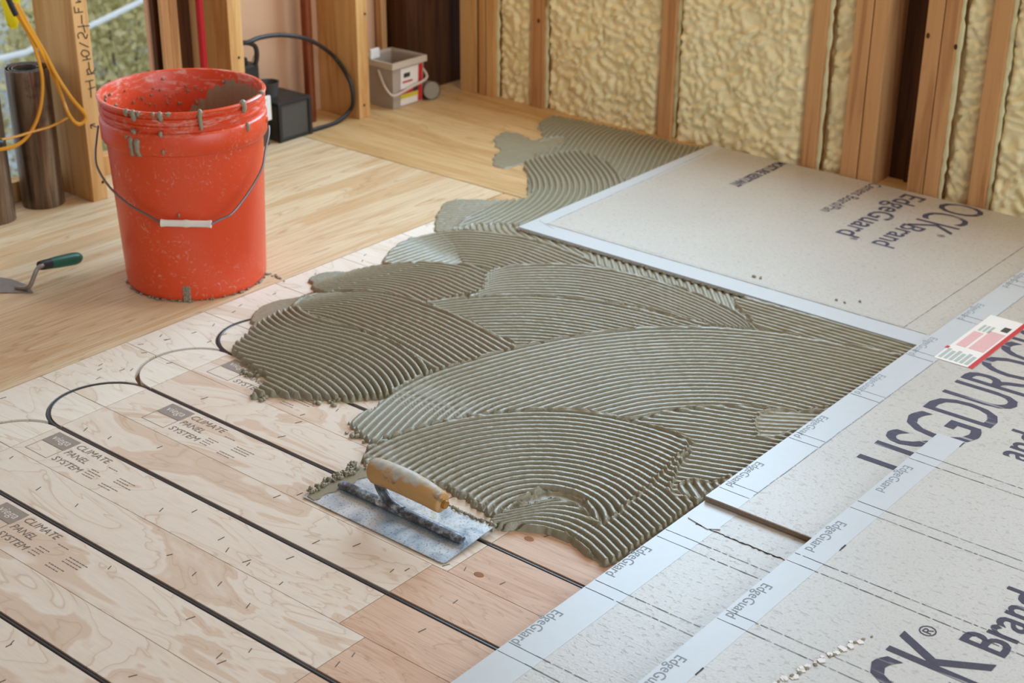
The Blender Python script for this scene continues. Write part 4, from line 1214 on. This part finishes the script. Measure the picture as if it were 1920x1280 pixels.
# ================================================================== rolls, cables and gear along the window wall
def metal_roll(c, r, h, label, seed):
    t = thing('metal_roll', (c[0], c[1], 0), label, 'roll', 'dark rolls standing by the window')
    P = []
    n, turns = 150, 3.4
    for i in range(n + 1):
        a = 2 * math.pi * turns * i / n
        P.append((r * (0.50 + 0.50 * (i / n)), a + seed))
    V, F = [], []
    for i, (q, a) in enumerate(P):
        for qq in (q, q - 0.0016):
            for z in (0, h): V.append((qq * math.cos(a), qq * math.sin(a), z))
    for i in range(n):
        b, d = i * 4, (i + 1) * 4
        F += [(b, d, d + 1, b + 1), (b + 2, b + 3, d + 3, d + 2), (b + 1, d + 1, d + 3, b + 3), (b, b + 2, d + 2, d)]
    F += [(0, 1, 3, 2), (n * 4, n * 4 + 2, n * 4 + 3, n * 4 + 1)]
    o = MB().add(V, F).build('wound_sheet', M['roll'], None, True); o.parent = t
    o = MB().lathe([(r * 0.47, 0.003), (r * 0.47, h - 0.004), (r * 0.43, h - 0.004), (r * 0.43, 0.003)], 36, close=True).build('core', M['greypl'], None, True); o.parent = t
    return t
metal_roll((-2.812, 1.800), 0.050, 0.302, 'dark oily metal roll standing in front of the stud with handwriting', 0.9)
metal_roll((-2.800, 1.672), 0.048, 0.285, 'darker metal roll cut off by the left picture edge behind the yellow cable', 2.4)

yc = thing('yellow_cable', [(-2.7500, 1.7972, 0.3593)][0], 'yellow flat cable hanging in loops beside the window stud', 'cable')
def cab(pts, nm='cable_run', r=0.0042): MB().tube(crom(pts, 5), r, 8, 0.6).build(nm, M['yellow'], yc, True)
cab([(-2.7450, 1.7472, 0.4554), (-2.7450, 1.7556, 0.4281), (-2.7450, 1.7785, 0.3780), (-2.7450, 1.7912, 0.3243), (-2.7450, 1.7921, 0.2767), (-2.7450, 1.7765, 0.2229), (-2.7450, 1.7473, 0.1834), (-2.7450, 1.7110, 0.1655), (-2.7450, 1.6656, 0.1673)])
cab([(-2.7420, 1.7489, 0.4556), (-2.7420, 1.7643, 0.4161), (-2.7420, 1.7877, 0.3679), (-2.7420, 1.8137, 0.3046)] + [(-2.7350, 1.8275, 0.2504)] + [(-2.7220, 1.8284, 0.2180), (-2.7220, 1.8411, 0.1930), (-2.7220, 1.8559, 0.1826), (-2.7220, 1.8706, 0.1899), (-2.7220, 1.8697, 0.2041), (-2.7220, 1.8425, 0.2427)] + [(-2.7350, 1.8205, 0.2953)] + [(-2.7420, 1.8047, 0.3424), (-2.7420, 1.7831, 0.3887), (-2.7420, 1.7547, 0.4525)])
cab([(-2.7450, 1.6686, 0.1871), (-2.7450, 1.7139, 0.1844), (-2.7450, 1.7528, 0.1856), (-2.7450, 1.7990, 0.1865), (-2.7450, 1.8418, 0.1954)])
MB().tube([(-2.7420, 1.7351, 0.4707), (-2.7420, 1.7419, 0.4503), (-2.7420, 1.7491, 0.4318)], 0.006, 10).build('cable_plug', M['blackpl'], yc, True)
MB().tube([(-2.7420, 1.6635, 0.1833), (-2.7420, 1.6756, 0.1804)], 0.009, 10).build('cable_plug', M['blackpl'], yc, True)

yb = MB()
yb.blob((-2.915, 1.85, 0.475), (0.010, 0.026, 0.115), 5, 14, 12, 0.10)
tag(yb.build('plastic_bag', M['yellowbag'], None, True, org=(-2.915, 1.85, 0.36), ang=80), 'bright yellow plastic bag hanging outside behind the window stud', 'bag')

rp = MB().tube([[(-2.7550, 2.2287, 0.3808)][0], [(-2.7550, 2.2210, 0.2290)][0]][:1] and [(-2.755, 2.228, 0.0), (-2.755, 2.228, 1.2), (-2.755, 2.228, ZT - 0.002)], 0.0085, 14)
tag(rp.build('red_pipe', M['redpipe'], None, True, org=(-2.755, 2.228, 0)), 'vertical red plastic water pipe in front of the window jamb studs', 'pipe')
cp = MB().tube([(-2.815, 2.609, 0.0), (-2.815, 2.609, 1.2), (-2.815, 2.609, ZT - 0.002)], 0.0135, 18)
tag(cp.build('copper_pipe', M['copper'], None, True, org=(-2.815, 2.609, 0)), 'vertical brown copper pipe between the studs behind the black cord', 'pipe')

# dark equipment box with lid frame
eb = thing('equipment_box', (-2.79, 2.47, 0), 'dark grey box with black lid on the floor behind the bucket', 'box')
def tilt_box(mb, nm, m, par, bev=0.002): return mb.build(nm, m, par, bevel=bev)
tilt_box(MB().box((-2.842, 2.432, 0.0), (-2.738, 2.532, 0.092)), 'body', M['greypl'], eb)
tilt_box(MB().box((-2.846, 2.428, 0.090), (-2.734, 2.536, 0.099)), 'lid', M['blackpl'], eb, 0.003)
for (a, b) in (((-2.741, 2.428), (-2.733, 2.438)), ((-2.741, 2.527), (-2.733, 2.537)), ((-2.847, 2.428), (-2.838, 2.438))):
    tilt_box(MB().box((a[0], a[1], 0.0), (b[0], b[1], 0.094)), 'corner_post', M['blackpl'], eb, 0.002)
tilt_box(MB().box((-2.740, 2.432, 0.0), (-2.735, 2.532, 0.008)), 'base_rail', M['blackpl'], eb, 0.001)

pu = thing('pump', (-2.80, 2.387, 0), 'black electric pump standing between the bright stud and the grey box', 'pump')
MB().lathe([(0, 0), (0.032, 0), (0.034, 0.004), (0.034, 0.05), (0.026, 0.06), (0.026, 0.12), (0.0, 0.122)], 28, (-2.80, 2.392, 0)).build('base', M['blackpl'], pu, True)
MB().box((-2.822, 2.370, 0.118), (-2.778, 2.414, 0.196)).build('motor_housing', M['blackpl'], pu, bevel=0.006)
MB().box((-2.816, 2.376, 0.196), (-2.790, 2.390, 0.212)).build('switch', M['blackpl'], pu, bevel=0.003)
MB().tube(crom([(-2.785, 2.398, 0.195), (-2.78, 2.40, 0.213), (-2.785, 2.412, 0.218), (-2.79, 2.416, 0.21), (-2.79, 2.418, 0.15)], 4), 0.0012, 6).build('wire_clip', M['wire'], pu, True)
MB().tube(crom([(-2.782, 2.404, 0.188), (-2.776, 2.407, 0.215), (-2.776, 2.402, 0.240), (-2.780, 2.375, 0.252), (-2.79, 2.345, 0.252)], 5), 0.0058, 10).build('power_cord', M['blackpl'], pu, True)

cupo = MB().lathe([(0, 0.001), (0.0215, 0.0), (0.026, 0.030), (0.028, 0.036), (0.0255, 0.036), (0.0225, 0.006), (0, 0.006)], 28)
cupo.v = [(a - 2.806, b + 2.463, c + 0.099) for a, b, c in cupo.v]
tag(cupo.build('cup', M['greypl'], None, True, org=(-2.806, 2.463, 0.099)), 'small grey cup sitting on the dark equipment box', 'cup')

op = thing('outlet_box', (-2.74, 2.395, 0), 'white electrical plate between the bucket rim and the grey box', 'outlet')
MB().box((-2.752, 2.384, 0.0), (-2.746, 2.404, 0.07)).build('bracket', M['greypl'], op, bevel=0.001)
MB().box((-2.746, 2.379, 0.064), (-2.738, 2.409, 0.124)).build('plate', M['white_pl'], op, bevel=0.0015)
for z in (0.072, 0.116): MB().lathe([(0, 0), (0.002, 0), (0.002, 0.001), (0, 0.001)], 8, (-2.738, 2.394, z)).build('screw', M['wire'], op)

bc = MB().tube(crom([(-2.79, 2.340, 0.256)] + [(-2.7600, 2.3636, 0.2573), (-2.7600, 2.4107, 0.2613), (-2.7600, 2.4785, 0.2540), (-2.7600, 2.5647, 0.2263)] + [(-2.8024, 2.6840, 0.1562), (-2.7479, 2.6840, 0.1035), (-2.7373, 2.6840, 0.0526), (-2.7524, 2.6840, 0.0217)] + [(-2.745, 2.63, 0.0056), (-2.742, 2.56, 0.0056), (-2.744, 2.545, 0.0056)], 6), 0.0054, 10)
tag(bc.build('black_cord', M['blackpl'], None, True), 'thick black cord arching across the stud bay down to the floor', 'cord')

# clear tub with label and handle
tu = thing('plastic_tub', (-2.78, 2.872, 0), 'cloudy plastic tub with red, white and yellow label in the corner bay', 'tub')
def frust(a, b, z0, z1, gx, gy):
    (x0, y0), (x1, y1) = a, b
    V = [(x0, y0, z0), (x1, y0, z0), (x1, y1, z0), (x0, y1, z0), (x0 - gx, y0 - gy, z1), (x1 + gx, y0 - gy, z1), (x1 + gx, y1 + gy, z1), (x0 - gx, y1 + gy, z1)]
    return V
V = frust((-2.835, 2.820), (-2.727, 2.930), 0, 0.118, 0.005, 0.005)
V2 = frust((-2.8335, 2.8215), (-2.7285, 2.9285), 0.002, 0.118, 0.005, 0.005)
MB().add(V + V2, [(3, 2, 1, 0), (0, 1, 5, 4), (1, 2, 6, 5), (2, 3, 7, 6), (3, 0, 4, 7), (8, 9, 10, 11), (12, 13, 9, 8), (13, 14, 10, 9), (14, 15, 11, 10), (15, 12, 8, 11), (4, 5, 13, 12), (5, 6, 14, 13), (6, 7, 15, 14), (7, 4, 12, 15)]).build('body', M['tub'], tu)
MB().add(frust((-2.832, 2.823), (-2.730, 2.927), 0.003, 0.05, 0.002, 0.002), [(3, 2, 1, 0), (4, 5, 6, 7), (0, 1, 5, 4), (1, 2, 6, 5), (2, 3, 7, 6), (3, 0, 4, 7)]).build('contents', M['tubfill'], tu)
rim = MB()
for a, b in (((-2.846, 2.809), (-2.716, 2.815)), ((-2.846, 2.935), (-2.716, 2.941)), ((-2.846, 2.815), (-2.840, 2.935)), ((-2.722, 2.815), (-2.716, 2.935))):
    rim.box((a[0], a[1], 0.108), (b[0], b[1], 0.124))
rim.build('rim', M['tublid'], tu)
fl_ = MB().box((-2.800, 2.809, 0.124), (-2.792, 2.842, 0.150)); fl_.build('lid_flap', M['white_pl'], tu, bevel=0.002)
MB().prism([(-2.846, 2.812), (-2.800, 2.812), (-2.800, 2.835), (-2.846, 2.86)], 0.124, 0.1265).build('lid', M['tublid'], tu)
MB().tube(crom([(-2.77, 2.812, 0.100), (-2.745, 2.809, 0.060), (-2.722, 2.812, 0.040), (-2.716, 2.835, 0.042), (-2.713, 2.88, 0.052), (-2.712, 2.93, 0.062), (-2.722, 2.941, 0.075), (-2.75, 2.938, 0.10)], 5), 0.0035, 8).build('handle', M['tublid'], tu, True)
lab = MB().add([(-2.7258, 2.846, 0.004), (-2.7258, 2.926, 0.004), (-2.7208, 2.928, 0.104), (-2.7208, 2.844, 0.104)], [(0, 1, 2, 3)]).build('label', M['lab_w'], tu)
def lb_(nm, y0, y1, z0, z1, m):
    f = lambda z: -2.7256 + (z - 0.004) * 0.05 + 0.0006
    o = MB().add([(f(z0), y0, z0), (f(z0), y1, z0), (f(z1), y1, z1), (f(z1), y0, z1)], [(0, 1, 2, 3)]).build(nm, m, None)
    o.parent = lab; o.location = (0, 0, 0)
lb_('red_band', 2.912, 2.928, 0.004, 0.104, M['lab_r'])
lb_('red_block', 2.846, 2.893, 0.034, 0.048, M['lab_r'])
lb_('yellow_band', 2.846, 2.912, 0.022, 0.033, M['lab_y'])
lb_('dark_block', 2.893, 2.912, 0.034, 0.05, M['lab_k'])
lb_('barcode', 2.856, 2.880, 0.078, 0.090, M['lab_k'])
lb_('red_text', 2.852, 2.890, 0.064, 0.069, M['lab_r'])

gc = MB()
gc.tube([(-2.772, 2.970, 0.022), (-2.742, 2.965, 0.024), (-2.712, 2.955, 0.026)], [0.016, 0.021, 0.0255], 20, cap=False)
gc.tube([(-2.715, 2.956, 0.0255), (-2.742, 2.965, 0.0235), (-2.770, 2.969, 0.022)], [0.0235, 0.019, 0.0145], 20)
tag(gc.build('cup', M['cup'], None, True, org=(-2.742, 2.965, 0)), 'dusty cup lying on its side in the corner right of the tub', 'cup')

# ================================================================== outdoors seen through the window opening
gnd = MB().box((-30, -20, -1.25), (-2.95, 30, -1.2)).build('ground', M['grass'])
tag(gnd, kind='structure')
def shrub(c, r, h, n, m, label, seed):
    t = thing('shrub', (c[0], c[1], -1.2), label, 'shrub', 'shrubs outside the window')
    rs_ = np.random.RandomState(seed)
    V, F = [], []
    for i in range(n):
        a = rs_.rand() * 6.283; q = r * rs_.rand() ** 0.5; z = h * rs_.rand() ** 0.8
        q *= 1.05 - 0.55 * (z / h) ** 2
        p = np.array((q * math.cos(a), q * math.sin(a), z))
        d = rs_.randn(3); d /= np.linalg.norm(d); e = np.cross(d, rs_.randn(3)); e /= np.linalg.norm(e)
        s = 0.014 + 0.02 * rs_.rand()
        b = len(V)
        V += [p - d * s, p + e * s * 0.45, p + d * s, p - e * s * 0.45]
        F.append((b, b + 1, b + 2, b + 3))
    o = MB().add(V, F).build('foliage', m, None); o.parent = t
    st_ = MB()
    for i in range(9):
        a = i * 0.7
        st_.tube([(0, 0, 0), (0.2 * r * math.cos(a), 0.2 * r * math.sin(a), h * 0.4), (0.6 * r * math.cos(a), 0.6 * r * math.sin(a), h * 0.85)], [0.012, 0.008, 0.003], 6)
    o = st_.build('stem', M['bark'], None, True); o.parent = t
shrub((-5.6, 4.05), 0.60, 1.0, 7000, M['leafy'], 'yellow-green shrub seen through the window beside the jamb', 1)
shrub((-7.6, 5.4), 0.9, 1.1, 7000, M['leafy'], 'yellowish shrub further back outside the window', 2)
shrub((-5.4, 2.75), 0.5, 0.6, 5000, M['leafb'], 'grey-blue twiggy shrub outside behind the metal rolls', 3)
shrub((-7.4, 3.7), 0.7, 0.9, 6000, M['leafb'], 'grey-blue shrub outside behind the stud with handwriting', 4)
ln = thing('white_line', (-5.0, 3.4, -1.2), 'thin white line strung outside across the window view', 'rope')
MB().tube(crom([(-5.0, 2.2, -0.30), (-5.0, 3.10, -0.302), (-5.0, 3.25, -0.293), (-5.0, 3.5, -0.255), (-5.0, 3.77, -0.198), (-5.0, 4.6, -0.02)], 6), 0.011, 8).build('line', M['rope'], ln, True)
for y, z in ((2.2, -0.28), (4.6, 0.02)): MB().tube([(-5.0, y, -1.2), (-5.0, y, z)], 0.02, 8).build('post', M['bark'], ln, True)
